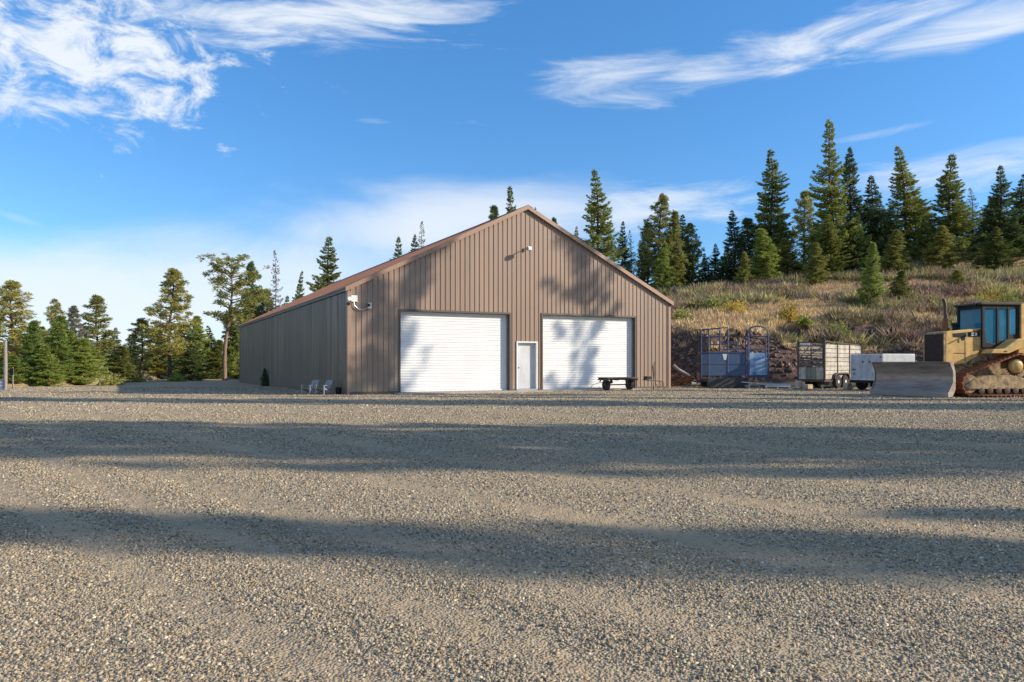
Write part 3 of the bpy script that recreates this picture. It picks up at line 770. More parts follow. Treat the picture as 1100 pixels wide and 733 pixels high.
T(736,256,24,90,'fir',2,'leaf_dark','faint dark fir behind the dark ridge pine',GR)
T(780,262,24,90,'fir',1,'leaf_dark','faint dark fir behind the medium dark fir',GR)
T(692,256,24,88,'fir',2,'leaf_dark','dark fir just above the right roof slope',GR)
T(888,232,46,76,'fir',1,'leaf_fir','full fir crowding the left foot of the tallest fir',GR)
T(918,228,48,77,'fir',2,'leaf_dark','full fir crowding the right foot of the tallest fir',GR)
T(842,236,40,80,'fir',3,'leaf_fir','fir filling the gap right of the second tallest fir',GR)
T(806,236,38,82,'pine',2,'leaf_dark','pine filling the gap left of the second tallest fir',GR)
T(946,214,44,84,'fir',2,'leaf_fir','fir standing behind the low dark pair left of the spired fir',GR)
T(988,214,44,86,'pine',3,'leaf_pine','pine between the spired pair, set back',GR)
T(1032,216,42,85,'fir',1,'leaf_dark','dark fir right of the broad spired fir',GR)
T(1062,214,40,84,'pine',2,'leaf_pine','pine behind the half bare conifer near the right edge',GR)
T(734,232,38,83,'fir',1,'leaf_fir','fir filling between the twin tops and the dark ridge pine',GR)
T(696,240,34,82,'pine',1,'leaf_pine','pine just above the right roof slope, left of the twin tops',GR)
T(960,248,40,73,'bushy',2,'leaf_olive','broad olive pine at the front of the belt under the tall spired fir',GR)
T(1010,244,44,73,'bushy',1,'leaf_pine','broad green pine at the front of the belt under the broad spired fir',GR)
T(1070,244,44,72,'fir',2,'leaf_fir','low full fir at the front of the belt near the right edge',GR)
T(876,262,34,71,'bushy',3,'leaf_olive','low olive pine stepping down the slope left of the tallest fir',GR)
T(800,272,26,74,'bushy',1,'leaf_olive','low olive pine stepping down the slope below the medium dark fir',GR)
T(72,356,50,50,'bushy',1,'leaf_young','broad bright young pine in the middle of the left cluster',GL)
T(24,360,50,52,'bushy',2,'leaf_young','broad young pine under the open pine at the far left',GL)
T(100,372,40,56,'bushy',3,'leaf_young','low bright young pine at the right end of the left cluster',GL)
T(58,322,34,62,'pine',2,'leaf_pine','thin pine top behind the rounded young pine at left',GL)
T(200,348,44,76,'pine',3,'leaf_pine','medium pine behind the small dark spreading fir',GL)
T(170,352,40,70,'bushy',2,'leaf_pine','bushy pine filling in left of the bare reddish trunk',GL)
T(137,358,34,72,'fir',1,'leaf_fir','small green fir left of the medium pine',GL)
T(233,366,34,72,'bushy',3,'leaf_olive','low olive pine at the foot of the pale bare trunk',GL)
T(286,312,34,80,'pine',1,'leaf_pine','pine filling between the rounded pine and the dying conifer',GB)
T(306,318,30,84,'fir',2,'leaf_dark','dark fir behind the dying conifer at the roof edge',GB)
T(214,340,40,72,'bushy',1,'leaf_young','full young pine filling in left of the pale bare trunk',GL)
T(252,336,40,74,'bushy',2,'leaf_pine','full pine right of the pale bare trunk at the barn corner',GL)
T(268,312,40,80,'pine',3,'leaf_pine','full pine just over the far end of the barn roof',GL)
T(192,372,34,70,'bushy',3,'leaf_young','low bright pine right of the bare reddish trunk',GL)
# slope saplings and bushes
T(936,262,34,56,'bushy',1,'leaf_young','light green sapling pine standing alone on the slope',GS)
T(966,291,34,57,'bushy',2,'leaf_olive','wide dark green bush right of the sapling pine',GS,name='bush',cat='bush')
T(1030,290,30,62,'bushy',3,'leaf_olive','small green bush above the dozer cab',GS,name='bush',cat='bush')
T(813,320,18,58,'bushy',1,'leaf_olive','small dark green seedling pine in the middle of the slope',GS)
T(825,276,22,74,'bushy',3,'leaf_bright','bright little pine under the second tallest fir',GS)
T(742,326,16,57,'bushy',2,'leaf_bright','bright green shrub just right of the barn roof corner',GS,name='bush',cat='bush')
T(891,282,20,76,'bushy',2,'leaf_olive','small olive pine at the foot of the tallest fir',GS)
T(1003,262,26,76,'bushy',1,'leaf_olive','olive bush pine at the foot of the spired pair',GS)
T(285,396,13,46.4,'bushy',3,'leaf_dark','small dark shrub growing against the side wall of the barn','',name='bush',cat='bush').pop('group',None)
# far tree line at left, beyond the yard
k = 0
for px, top, w, dpt in [(-14,340,50,60),(30,360,40,90),(48,352,34,100),(70,350,40,95),(112,362,30,110),(140,376,40,120),(166,380,36,125),(194,374,34,115),(212,378,36,118),(236,376,30,110),(250,374,30,105),(-40,330,60,70),(5,366,40,80),(98,372,36,105),(176,376,30,135),(150,384,34,140),(224,380,34,128)]:
    kind = ('fir','pine','bushy')[k%3]
    T(px,top,w,dpt,kind,1+k%3,('leaf_fir','leaf_olive','leaf_dark')[k%3],'distant conifer in the low tree line far beyond the gravel yard','far tree line'); k += 1
# trees right of the view whose shadows cross the yard and the barn front
SH_T = [(33,0.0,20,1.15,'pine'),(30.5,2.6,11.8,1.2,'pine'),(40,4.4,28,2.4,'pine'),(37,6.9,28,3.6,'fir'),(42,8.1,30,2.8,'pine'),
        (36,19.2,27,2.3,'pine'),(31,31.0,20.5,1.45,'open'),(40,9.3,28,1.5,'fir'),(46,37.6,22.5,2.8,'pine'),(34,23.4,22,1.1,'fir'),(26,26.3,20.0,1.5,'open'),(45,-1.3,25,1.3,'narrow'),(40,17.4,29,1.8,'pine')]
SH_L = ['slender fir nearest the camera beyond the right edge','small pine beyond the right edge, second from the camera','broad tall fir beyond the right edge beside another full fir','full fir beyond the right edge, left of a tall broad pine',
 'tall broad pine set back beyond the right edge','tall narrow pine standing in front of the dozer, beyond the right edge','tall open pine right behind the parked dozer','full fir behind the tall broad pines, beyond the right edge',
 'tallest pine at the foot of the slope right of the dozer','very slender fir beside the dozer','open crowned pine between slender fir and dozer','narrow fir set back near the camera, beyond the right edge','tall pine set back behind the tall narrow one, beyond the right edge']
for i,((x,y,h,r_,kd),lb) in enumerate(zip(SH_T,SH_L)):
    tree_at(x,y,h,r_,kd,1+i%3,'leaf_pine' if kd in('pine','open') else 'leaf_fir',lb,'trees right of the yard')

# ------------------------------------------------------------------ dry grass and brush on the slope (uncountable)
def scatter_pts(n, x0,x1,y0,y1, cond):
    X = x0+(x1-x0)*rng.random(n); Y = y0+(y1-y0)*rng.random(n)
    k = cond(X,Y); return X[k],Y[k]
def clumps(name, X, Y, h, spread, nbl, pal, prob, wd, label, cat, lean=.5, patchy=3):
    n = len(X)
    Z = terrain(X,Y)
    hh = h*(.5+.9*rng.random(n))
    pn = vnoise(X,Y,patchy,33)
    # colour chosen by patch so drifts of one plant read together
    cum = np.cumsum(prob); sel = np.clip((pn*0.9+.5)*.65+.35*rng.random(n),0,.999); ci = np.searchsorted(cum,sel)
    ci = np.clip(ci,0,len(pal)-1)
    col = np.array(pal)[ci]*(.75+.5*rng.random((n,1)))
    P = np.repeat(np.stack([X,Y,Z-.03],1),nbl,0); m = len(P)
    a = rng.random(m)*6.283; rr = np.sqrt(rng.random(m))*spread
    P[:,0] += np.cos(a)*rr*.6; P[:,1] += np.sin(a)*rr*.6
    D = np.stack([np.cos(a)*lean*rng.random(m), np.sin(a)*lean*rng.random(m), np.ones(m)],1)
    P[:,2] += np.repeat(hh,nbl)*rng.random(m)*.35*(wd>.03)
    V,Fc = kites(P, D, np.repeat(hh,nbl)*(.5+.5*rng.random(m)), wd*(.7+.6*rng.random(m)), .22)
    tint = np.repeat(np.repeat(col,nbl,0)*(.8+.4*rng.random((m,1))),4,0)
    me = raw_mesh(name,V,Fc,tint=tint); o = link_mesh(name,me,M['tinted'])
    return tag(o,label,cat,kind='stuff')
hillc = lambda X,Y: (X < 1.15*Y+4) & (X > .16*Y-2) & (sdf(X,Y) > 2.0+1.7*rng.random(len(X)))
X,Y = scatter_pts(90000, 8,95,33,88, hillc); kp = rng.random(len(X)) < (60/Y)**1.0*.75; X,Y = X[kp],Y[kp]
X, Y = X[:27000], Y[:27000]
clumps('dry_grass', X, Y, .42, .35, 9, [(.80,.61,.31),(.68,.50,.26),(.48,.33,.21),(.54,.41,.22),(.88,.72,.41)],[.22,.22,.22,.17,.17], .022, 'tan and straw coloured dry grass covering the slope behind the trailers', 'grass')
X,Y = scatter_pts(26000, 8,95,36,86, lambda X,Y: hillc(X,Y) & (vnoise(X,Y,6,40) > -.12)); X,Y = X[:6600],Y[:6600]
clumps('hillside_brush', X, Y, .78, .70, 40, [(.25,.16,.13),(.40,.28,.19),(.28,.25,.12),(.52,.46,.20),(.22,.17,.15),(.62,.56,.20)],[.2,.2,.18,.14,.16,.12], .038, 'low reddish and olive brush scattered through the grass on the slope', 'brush', lean=1.3)
X,Y = scatter_pts(30000, -60,-12,34,100, lambda X,Y: (sdf(X,Y) > .1+.9*rng.random(len(X))) & (X > -.8*Y-4)); X,Y = X[:9000],Y[:9000]
clumps('roadside_grass', X, Y, .28, .3, 8, [(.55,.43,.24),(.46,.35,.19),(.35,.30,.15),(.60,.50,.30)],[.3,.3,.15,.25], .022, 'straw coloured grass along the left edge of the gravel', 'grass')
# individual conspicuous shrubs
def shrub(px, depth, hpx, wpx, leaf, label, nm='shrub', n=700, ls=.16):
    x = (px-550)/F*depth; z = tz(x,depth); h = hpx/F*depth; w = wpx/2/F*depth
    t = thing(nm,label,'shrub',(x,depth,z-.03),0,'shrubs on the slope')
    a = rng.random(n)*6.283; u = rng.random(n)**.6; ph = np.arccos(rng.random(n))
    lump = 1+.25*np.sin(3*a+px)+.2*np.sin(5*ph+a*2)
    P = np.stack([np.cos(a)*np.sin(ph)*w*u*lump, np.sin(a)*np.sin(ph)*w*u*lump, .12*h+.85*h*np.cos(ph)*u*lump],1)
    D = P.copy(); D[:,2] += .2*h
    D /= np.linalg.norm(D,axis=1)[:,None]+1e-9
    V,Fc = kites(P,D,ls,ls*.28,.6)
    me = raw_mesh('foliage',V,Fc); link_mesh('foliage',me,M[leaf],t)
    mb = MB()
    for i in range(9):
        an = i*.7+px; mb.tube([(0,0,-.05),(math.cos(an)*w*.35,math.sin(an)*w*.35,h*.4),(math.cos(an)*w*.7,math.sin(an)*w*.7,h*.85)],[.025,.016,.006],5)
    mb.build('stem',M['bark'],t); return t
shrub(848,48.5,24,22,'leaf_yellow','bright yellow autumn shrub above the bank left of the slatted trailer')
shrub(864,47.5,12,18,'leaf_bright','low yellow green shrub right of the bright yellow one')
shrub(900,47,12,22,'leaf_bright','yellow green shrub on the bank above the slatted trailer')
shrub(1062,55,26,34,'leaf_yellow','yellowish shrub above the dozer cab roof')
shrub(1082,54,24,30,'leaf_bright','pale green shrub above the rear of the dozer cab')
shrub(1048,53,16,26,'leaf_bright','low pale shrub between exhaust stack and cab')
shrub(770,56,18,34,'leaf_bright','broad yellow green shrub right of the barn roof corner')
shrub(790,54,15,30,'leaf_yellow','low dull yellow shrub above the blue cattle chute')
shrub(732,52,14,22,'leaf_olive','olive shrub next to the barn wall on the slope')
shrub(1000,54,14,24,'leaf_olive','olive shrub behind the dozer exhaust stack')
shrub(120,49,14,28,'leaf_olive','olive shrub on the gravel edge at left',)
shrub(146,60,8,18,'leaf_bright','small bright shrub at the foot of the medium pine')
shrub(190,62,9,16,'leaf_bright','small bright shrub beside the bare reddish trunk')

# rocks on the cut bank
def rock_mesh(n, x0,x1, smin, smax, name, label, ydist=(0.2,3.6)):
    X,Y = scatter_pts(n*60, x0,x1,34,49, lambda X,Y: (sdf(X,Y) > ydist[0]) & (sdf(X,Y) < ydist[1])); X,Y = X[:n],Y[:n]; n = len(X)
    Z = terrain(X,Y); sz = smin*(smax/smin)**(rng.random(n)**2)
    base = np.array([(-1,-1,-1),(1,-1,-1),(1,1,-1),(-1,1,-1),(-1,-1,1),(1,-1,1),(1,1,1),(-1,1,1)],float)
    P = base[None]*(.5+.4*(rng.random((n,8,3))-.5)); a = rng.random(n)*6.28
    ca,sa = np.cos(a)[:,None],np.sin(a)[:,None]
    V = np.stack([P[:,:,0]*ca-P[:,:,1]*sa, P[:,:,0]*sa+P[:,:,1]*ca, P[:,:,2]*.8],2)*sz[:,None,None]
    V += np.stack([X,Y,Z],1)[:,None,:]
    fb = np.array([(0,3,2,1),(4,5,6,7),(0,1,5,4),(1,2,6,5),(2,3,7,6),(3,0,4,7)])
    Fc = ((np.arange(n)*8)[:,None,None]+fb[None]).reshape(-1,4)
    pal = np.array([(.15,.10,.08),(.20,.145,.115),(.09,.062,.05),(.22,.12,.08),(.22,.18,.15)]); col = pal[rng.integers(0,5,n)]*(.7+.6*rng.random((n,1)))
    me = raw_mesh(name,V.reshape(-1,3),Fc,tint=np.repeat(col,8,0)); o = link_mesh(name,me,M['stone']); return tag(o,label,'rocks',kind='stuff')
rock_mesh(4200, 9, 46, .05,.26,'bank_rubble','broken brown rock and rubble on the cut bank behind the trailers')

# ------------------------------------------------------------------ things in front of the barn
def wheel(root, x, y, r, w, ax=1, rim='white_metal', nm='wheel'):
    t = MB().lathe((x,y,r),ax,[(-w/2,r*.62),(-w/2,r*.9),(-w/2*.7,r),(w/2*.7,r),(w/2,r*.9),(w/2,r*.62)],24).build(nm,M['rubber'],root,smooth=True)
    MB().lathe((x,y,r),ax,[(-w/2-.004,r*.18),(-w/2*.8,r*.6),(-w/2*.9,r*.63),(w/2*.9,r*.63),(w/2*.8,r*.6),(w/2+.004,r*.18)],20).build('rim',M[rim],t,smooth=True)
    return t
# small axle trailer against the right door
x,y = 4.95,35.35
t = thing('utility_trailer','low dark flatbed trailer parked before the right overhead door','trailer',(x,y,0.0),BA-.03); t.scale = (.9,.9,.9)
mb = MB(); 
for yy in (-.45,-.15,.15,.45): mb.bar((-.9,yy,.60),(.9,yy,.60),.07,.06)
for xx in (-.9,-.3,.3,.9): mb.bar((xx,-.5,.54),(xx,.5,.54),.06,.06)
mb.build('bed_frame',M['steel_dark'],t)
mb = MB()
for k_ in range(5): mb.box((-.95,-.5+.2*k_,.632),(.98,-.5+.2*k_+.17,.662))
mb.build('deck',M['grey_slat'],t)
MB().bar((-.75,0,.28),(.75,0,.28),.06).build('axle',M['steel_dark'],t)
MB().bar((-.95,.1,.58),(-1.05,.1,.45),.05).build('end_bracket',M['steel_dark'],t)
wheel(t,-.72,0,.28,.2,0,'steel_dark'); wheel(t,.72,0,.28,.2,0,'steel_dark')
mb = MB(); mb.tube([(-.95,-.1,.42),(-1.3,-.1,.38),(-1.65,-.15,.28),(-1.85,-.2,.05)],.018,6); mb.build('tow_bar',M['galv'],t,smooth=True)
for sx in (-.5,.45): MB().bar((sx,-.1,.55),(sx+.05,-.1,.36),.08,.12).build('spring_hanger',M['steel_dark'],t)
# upright implement
x,y = 6.75,36.0
t = thing('garden_cultivator','thin rusty walk behind cultivator with upright handles by the barn wall','cultivator',(x,y,0),BA)
MB().bar((-.65,0,.48),(.55,0,.38),.05,.05).build('beam',M['steel_dark'],t)
MB().box((-.52,-.14,.50),(-.2,.14,.64)).build('engine',M['black'],t,bevel=.02)
mb = MB(); mb.tube([(0,0,.42),(-.04,0,.8),(-.16,-.1,1.12),(-.2,-.1,1.2)],.02,6); mb.tube([(0,0,.42),(.02,.0,.8),(.1,.12,1.12),(.12,.12,1.3)],.02,6); mb.bar((-.12,-.06,1.0),(.1,.08,1.0),.025)
mb.build('handle',M['steel_dark'],t)
mb = MB(); mb.bar((0,0,.42),(-.05,-.12,0),.03); mb.bar((0,0,.42),(.06,.1,.0),.03); mb.bar((0,0,.42),(.15,-.12,.12),.03)
mb.build('stand',M['steel_dark'],t)
mb = MB()
for sx in (.35,.45,.55): mb.tube([(sx,0,.38),(sx+.06,0,.22),(sx,0,.1)],.014,5)
mb.build('tine',M['rust'],t)
# roots and logs right of the barn
def log(x,y,z,L,r,rz,tilt,m,label):
    t = MB(); pts = [(-L/2+L*i/6, .04*math.sin(i*1.9+x), .03*math.cos(i*2.3)) for i in range(7)]
    t.tube(pts,[r*(1+.15*math.sin(i*2.1+y))*(1-.05*i) for i in range(7)],10)
    o = t.build('log',m,None,smooth=True); o.location=(x,y,z); o.rotation_euler=(0,-tilt,rz)
    return tag(o,label,'log','logs piled beside the barn')
log(9.55,41.0,.55,2.0,.11,R(-8),R(-35),M['old_wood'],'pale barkless log leaning across the pile beside the barn')
log(10.5,40.6,.14,1.9,.12,R(6),0,M['old_wood'],'grey log lying flat at the right end of the wood pile')
log(9.0,40.9,.16,1.2,.13,R(40),R(8),M['red_wood'],'reddish log nearest the barn wall')
log(9.3,40.5,.38,.9,.09,R(-30),R(14),M['red_wood'],'short reddish log lying on top of the pile')
log(9.9,41.3,.2,1.4,.1,R(70),R(5),M['red_wood'],'dark reddish log at the back of the pile')
mb = MB()
for i in range(46):
    a = random.random()*6.28; r0 = random.random()*.6; px_, py_ = 9.3+1.3*(random.random()-.5)*1.3, 40.9+.8*(random.random()-.5)
    L = .35+.6*random.random(); e = random.random()*.6; z = .08+.4*random.random()
    p = Vector((px_,py_,z)); q = p+Vector((math.cos(a)*math.cos(e),math.sin(a)*math.cos(e),math.sin(e)))*L
    mb.tube([p,(p+q)/2+Vector((0,0,.04)),q],[.035,.03,.012],5)
o = mb.build('brushwood',M['red_wood']); tag(o,'tangle of broken reddish roots and sticks between barn and blue chute','brushwood',kind='stuff')

# blue cattle chute
cx, cy = (787-550)/F*39.0, 39.0
t = thing('cattle_chute','blue steel cattle chute with rail cage and arched end gate','cattle chute',(cx,cy,0),R(3))
w0,w1,wa = -1.45,.46,1.60   # panel left, panel right, arch right
mb = MB(); mb.box((w0-.05,-.65,0.02),(w1+.12,-.5,.50)); mb.box((w0-.05,.5,.02),(w1+.12,.65,.5)); mb.box((w0-.05,-.498,.30),(w1+.12,.498,.46))
mb.build('base',mat('dark_chute_base',(0.03,0.035,0.05),.7,vscale=5,base2=(.07,.06,.055)),t,bevel=.01)
for yy in (-.62,.62):
    f = MB()
    f.box((w0,yy-.02,.62),(w1,yy+.02,1.19)); f.box((w0,yy-.02,1.21),(w1,yy+.02,1.76))
    f.build('side_panel',M['blue_panel'],t,bevel=.006)
    MB().box((w0,yy-.03,1.185),(w1,yy+.03,1.215)).box((w0-.05,yy-.04,1.76),(w1,yy+.04,1.82)).build('panel_rail',M['blue'],t)
MB().prism([(-.68,1.42),(-.56,1.42),(-.53,1.60),(-.48,1.72),(-.76,1.72),(-.71,1.60)],1,-.648,-.643).build('emblem',M['white_metal'],t)
mb = MB()
for xx in (w0,w0+.98,w1):
    for yy in (-.62,.62): MB().tube([(xx,yy,.5),(xx,yy,2.98 if xx < 0 else 2.4)],.032 if xx != w0+.98 else .04,8).build('post',M['blue'],t)
mb = MB()
for yy in (-.62,.62):
    mb.tube([(w0,yy,2.0),(w0,yy,2.88),(w0+.08,yy,3.0),(w0+.98,yy,3.06)],.028,6)
    for zz in (2.2,2.6): mb.tube([(w0,yy,zz),(w0+.98,yy,zz+.03)],.024,6)
    for zz in (2.0,2.36): mb.tube([(w0+.98,yy,zz),(w1,yy,zz-.03)],.022,6)
for xx in (w0,): 
    for zz in (2.2,2.6,3.0): mb.tube([(xx,-.62,zz),(xx,.62,zz)],.024,6)
mb.build('rail_cage',M['blue'],t)
mb = MB()
ac, ar = (w1+.08+wa)/2, (wa-w1-.08)/2
for yy in (-.68,):
    pts = [(w1+.08,yy,.3),(w1+.08,yy,2.75)]+[(ac-ar*math.cos(a),yy,2.78+.36*math.sin(a)) for a in [i*math.pi/10 for i in range(1,10)]]+[(wa,yy,2.75),(wa,yy,.3)]
    mb.tube(pts,.036,8)
    mb.tube([(w1+.08,yy,2.62),(wa,yy,2.62)],.035,6)
    mb.tube([(w1+.16,yy,.7),(w1+.16,yy,2.55)],.03,6); mb.tube([(wa-.12,yy,.7),(wa-.12,yy,2.55)],.03,6); mb.tube([(w1+.16,yy,1.95),(wa-.12,yy,1.95)],.03,6)
mb.build('arch_gate',M['blue'],t,smooth=True)
mb = MB(); mb.box((w1+.13,-.70,.66),(wa-.06,-.67,1.18)); mb.box((w1+.13,-.70,1.20),(wa-.06,-.67,1.78)); mb.build('gate_panel',M['blue_worn'],t)
MB().box((w1+.13,-.70,.52),(wa-.02,-.60,.60)).build('foot_plate',M['blue'],t)
mb = MB(); mb.tube([(w1+.3,-.66,2.2),(w1+.6,-.66,2.45),(wa-.2,-.66,2.15)],.022,6); mb.build('latch_lever',M['steel_dark'],t)
# pallet and boards
def pallet(x,y,z,rz,tilt,label):
    t = thing('pallet',label,'pallet',(x,y,z),rz,'flat boards beside the blue chute'); t.rotation_euler = (tilt,0,rz)
    mb = MB()
    for k_ in range(6): mb.box((-.6,-.5+.19*k_,.11),(.6,-.5+.19*k_+.11,.135))
    mb.build('deck_board',M['bleached_wood'],t)
    mb = MB()
    for xx in (-.58,-.04,.5): mb.box((xx,-.5,.022),(xx+.08,.56,.108))
    mb.build('stringer',M['bleached_wood'],t)
    mb = MB()
    for k_ in (0,.45,.9): mb.box((-.6,-.5+k_,0),(.6,-.4+k_,.02))
    mb.build('bottom_board',M['bleached_wood'],t)
pallet(12.35,38.6,.02,R(12),0,'weathered wooden pallet lying flat right of the blue chute')
pallet(13.25,37.7,.03,R(-20),R(6),'second weathered pallet, nearer the slatted trailer')
def board(x,y,z,L,w,rz,tilt,label):
    o = MB().box((-L/2,-w/2,0),(L/2,w/2,.05)).build('board',M['bleached_wood'],None,bevel=.004); o.location=(x,y,z); o.rotation_euler=(0,tilt,rz)
    tag(o,label,'board','loose boards')
board(12.5,38.1,.20,1.9,.26,R(6),R(5),'long grey board laid across the first pallet')
board(13.7,37.5,.03,1.1,.2,R(-35),0,'short grey board on the gravel left of the wood block')
sp = MB(); sp.lathe((0,0,0),2,[(0,.2),(.1,.19),(.36,.17),(.4,.16)],12); o = sp.build('wood_block',M['pale_wood'],None,smooth=True); o.location=(14.15,37.4,0); tag(o,'pale cut wood block standing left of the slatted trailer','wood block')
o = MB().box((-.2,-.15,0),(.2,.15,.22)).build('wood_block',M['pale_wood'],None,bevel=.02); o.location=(13.98,37.3,.405); o.location=(14.45,37.0,0); o.rotation_euler=(0,0,.5); tag(o,'low square wood block in front of the round block','wood block')
o = MB().prism([(-.2,0),(.22,0),(.18,.22),(.02,.34),(-.16,.26)],1,-.14,.14).build('stone_block',M['pale_wood'],None,bevel=.03); o.location=(16.05,36.2,0); o.rotation_euler=(0,0,.4); tag(o,'pale block lying between the slatted trailer and the white trailer','block')

# slatted livestock trailer
beta = R(42); t = thing('livestock_trailer','weathered open top livestock trailer with slatted sides','trailer',(15.28,37.0,0),beta)
TL, TW = 4.1, 1.35; z0, z1 = .46, 2.30
# local: x along length (away right), y = width (away left); camera side long wall at y=0, rear wall at x=0
mb = MB()
for zz in np.arange(z0+.02,z1-.1,.215): 
    mb.box((.04,-.018,zz),(TL,.012,zz+.19))
mb.build('slatted_side',M['cream_slat'],t)
mb = MB()
for zz in np.arange(z0+.02,z1-.1,.215): mb.box((.04,TW-.012,zz),(TL,TW+.018,zz+.15))
mb.build('slatted_side',M['grey_slat'],t)
for xx in (0,1.35,2.7,TL):
    for yy in (0,TW): MB().box((xx-.035,yy-.045,z0-.05),(xx+.035,yy+.045,z1+ (.12 if xx in(0,) else .0))).build('side_post',M['steel_dark'],t)
mb = MB(); mb.bar((0,0,z1+.03),(TL,0,z1-.12),.06); mb.bar((0,TW,z1+.03),(TL,TW,z1-.12),.06); mb.bar((0,0,z1+.0),(0,TW,z1+.0),.06); mb.bar((TL,0,z1-.12),(TL,TW,z1-.12),.06); mb.bar((1.35,0,z1),(1.35,TW,z1),.05)
mb.build('top_rail',M['steel_dark'],t)
g = MB()
for k_,zz in enumerate((1.12,1.36,1.60,1.84,2.08)): g.bar((-.03,.05,zz),(-.03,TW-.05,zz+.06),.035,.055)
for yy in (.08,TW/2,TW-.08): g.bar((-.03,yy,1.05),(-.03,yy,2.26),.03,.04)
g.bar((-.05,.1,2.05),(-.05,TW-.1,1.35),.03,.05)
g.build('tail_gate',M['grey_slat'],t)
MB().box((-.03,.04,z0),(.0,.42,1.05)).box((-.03,.95,z0),(.0,TW-.04,1.05)).build('lower_panel',M['cream_slat'],t)
MB().box((-.035,.44,z0),(-.003,.67,1.05)).box((-.035,.69,z0),(-.003,.93,1.05)).build('ramp_door',M['green_panel'],t)
MB().box((-.02,TW*.55,2.08),(.0,TW-.05,2.26)).build('white_plate',M['white_metal'],t)
MB().box((0,0,z0-.12),(TL,TW,z0)).build('floor_frame',M['steel_dark'],t)
MB().box((TL-.02,.02,z0),(TL+.02,TW-.02,1.9)).build('front_wall',M['cream_slat'],t)
for yy in (-.03,TW+.03):
    for xx in (1.25,2.05): wheel(t,xx,yy,.33,.2,1,'white_metal')
    MB().prism([(.8,.48),(.85,.70),(1.1,.78),(2.2,.78),(2.45,.70),(2.5,.48),(2.4,.48),(2.35,.66),(2.15,.72),(1.15,.72),(.95,.66),(.9,.48)],1,yy-.13,yy+.13).build('fender',M['steel_dark'],t)
wheel(t,.35,.35,.26,.16,1,'steel_dark')
mb = MB(); mb.bar((TL,.2,.4),(TL+1.1,TW/2,.42),.07); mb.bar((TL,TW-.2,.4),(TL+1.1,TW/2,.42),.07); mb.bar((TL+1.0,TW/2,.4),(TL+1.0,TW/2,.02),.05); mb.build('tongue',M['steel_dark'],t)

# white box trailer
b2 = R(20); t = thing('cargo_trailer','short dull white box trailer behind the dozer blade','trailer',(16.62,33.9,0),b2)
BW, BL = 1.9, 1.9; z0,z1 = .47,1.68
MB().box((0,0,z0),(BL,BW,z1)).build('box_body',M['box_white'],t,bevel=.02)
mb = MB()
for yy in (.0,BW-.05): mb.box((-.012,yy,z0+.002),(-.001,yy+.05,z1-.002))
mb.box((-.012,.052,z1-.055),(-.001,BW-.052,z1-.005)); mb.box((-.012,.052,z0+.005),(-.001,BW-.052,z0+.055))
mb.build('door_frame',M['white_metal'],t)
mb = MB()
for yy in (.12,.5,.95,1.4,1.78):
    for zz in (z1-.03,z0+.03): mb.lathe((-.016,yy,zz),0,[(-.008,.014),(.003,.014)],6)
for yy in (.75,1.15): mb.box((-.035,yy-.03,1.28),(-.012,yy+.03,1.36))
mb.box((-.03,.1,.95),(-.012,.3,.99)); mb.box((-.03,BW-.3,.95),(-.012,BW-.1,.99)); mb.box((-.03,.1,1.5),(-.012,.16,1.56)); mb.box((-.03,BW-.3,.74),(-.012,BW-.15,.77))
mb.build('hinge',M['steel_dark'],t)
MB().box((.0,.02,z0-.1),(BL,BW-.02,z0-.002)).build('chassis',M['steel_dark'],t)
MB().box((-.06,.0,z0-.12),(-.002,BW,z0-.005)).build('bumper',M['black'],t)
for yy in (.14,BW-.14): wheel(t,.55,yy,.31,.2,1,'steel_dark')
for yy in (.14,BW-.14): wheel(t,1.4,yy,.31,.2,1,'steel_dark')
mb = MB(); mb.bar((BL,.3,.42),(BL+.9,BW/2,.42),.07); mb.bar((BL,BW-.3,.42),(BL+.9,BW/2,.42),.07); mb.build('tongue',M['steel_dark'],t)

# ------------------------------------------------------------------ dozer
dz = thing('bulldozer','yellow tracked bulldozer with angled steel blade and black cab','bulldozer',(16.15,28.9,0),R(188))
# blade (local frame of the blade: y across, x forward)
prof = []
for i in range(11):
    s_ = i/10; zz = .12+1.16*s_; xx = .26*(2*s_-1)**2 - .05*s_
    prof.append((xx,zz))
th = .05
outer = [(x_,z_) for x_,z_ in prof]; inner = [(x_-th,z_) for x_,z_ in prof][::-1]
bl = MB().prism(outer+inner,1,-1.62,1.62).build('blade',M['blade'],dz,bevel=.006,smooth=True)
bl.location = (.95,0,.02); bl.rotation_euler = (0,0,R(17))
MB().prism([(.225,-.0),(.27,.0),(.30,.19),(.25,.19)],1,-1.66,1.66).build('cutting_edge',M['galv'],bl)
for sy in (-1,1):
    a_ = sy*1.622; b_ = sy*1.652
    MB().prism([(.27,.02),(.29,.14),(.02,.55),(.02,.95),(.20,1.27),(.02,1.30),(-.12,.9),(-.12,.3),(.05,.02)],1,min(a_,b_),max(a_,b_)).build('end_bit',M['blade'],bl)
mb = MB()
for yy in (-1.1,-.4,.4,1.1): mb.prism([(-.05,.2),(-.2,.3),(-.2,1.0),(-.05,1.2)],1,yy-.03,yy+.03)
mb.box((-.26,-1.5,.35),(-.12,1.5,.55)); mb.build('blade_rib',M['yellow_dirty'],bl)
MB().box((-.03,-1.55,1.285),(.20,1.55,1.30)).build('top_lip',M['blade'],bl)
mb = MB()
for sy in (-1,1): mb.bar((-.9,sy*.52,.5),(.68,sy*.35,.42),.16,.2); mb.tube([(-.15,sy*.45,1.25),(.62,sy*.35,.75)],.05,10)
mb.build('push_arm',M['yellow_dirty'],dz)
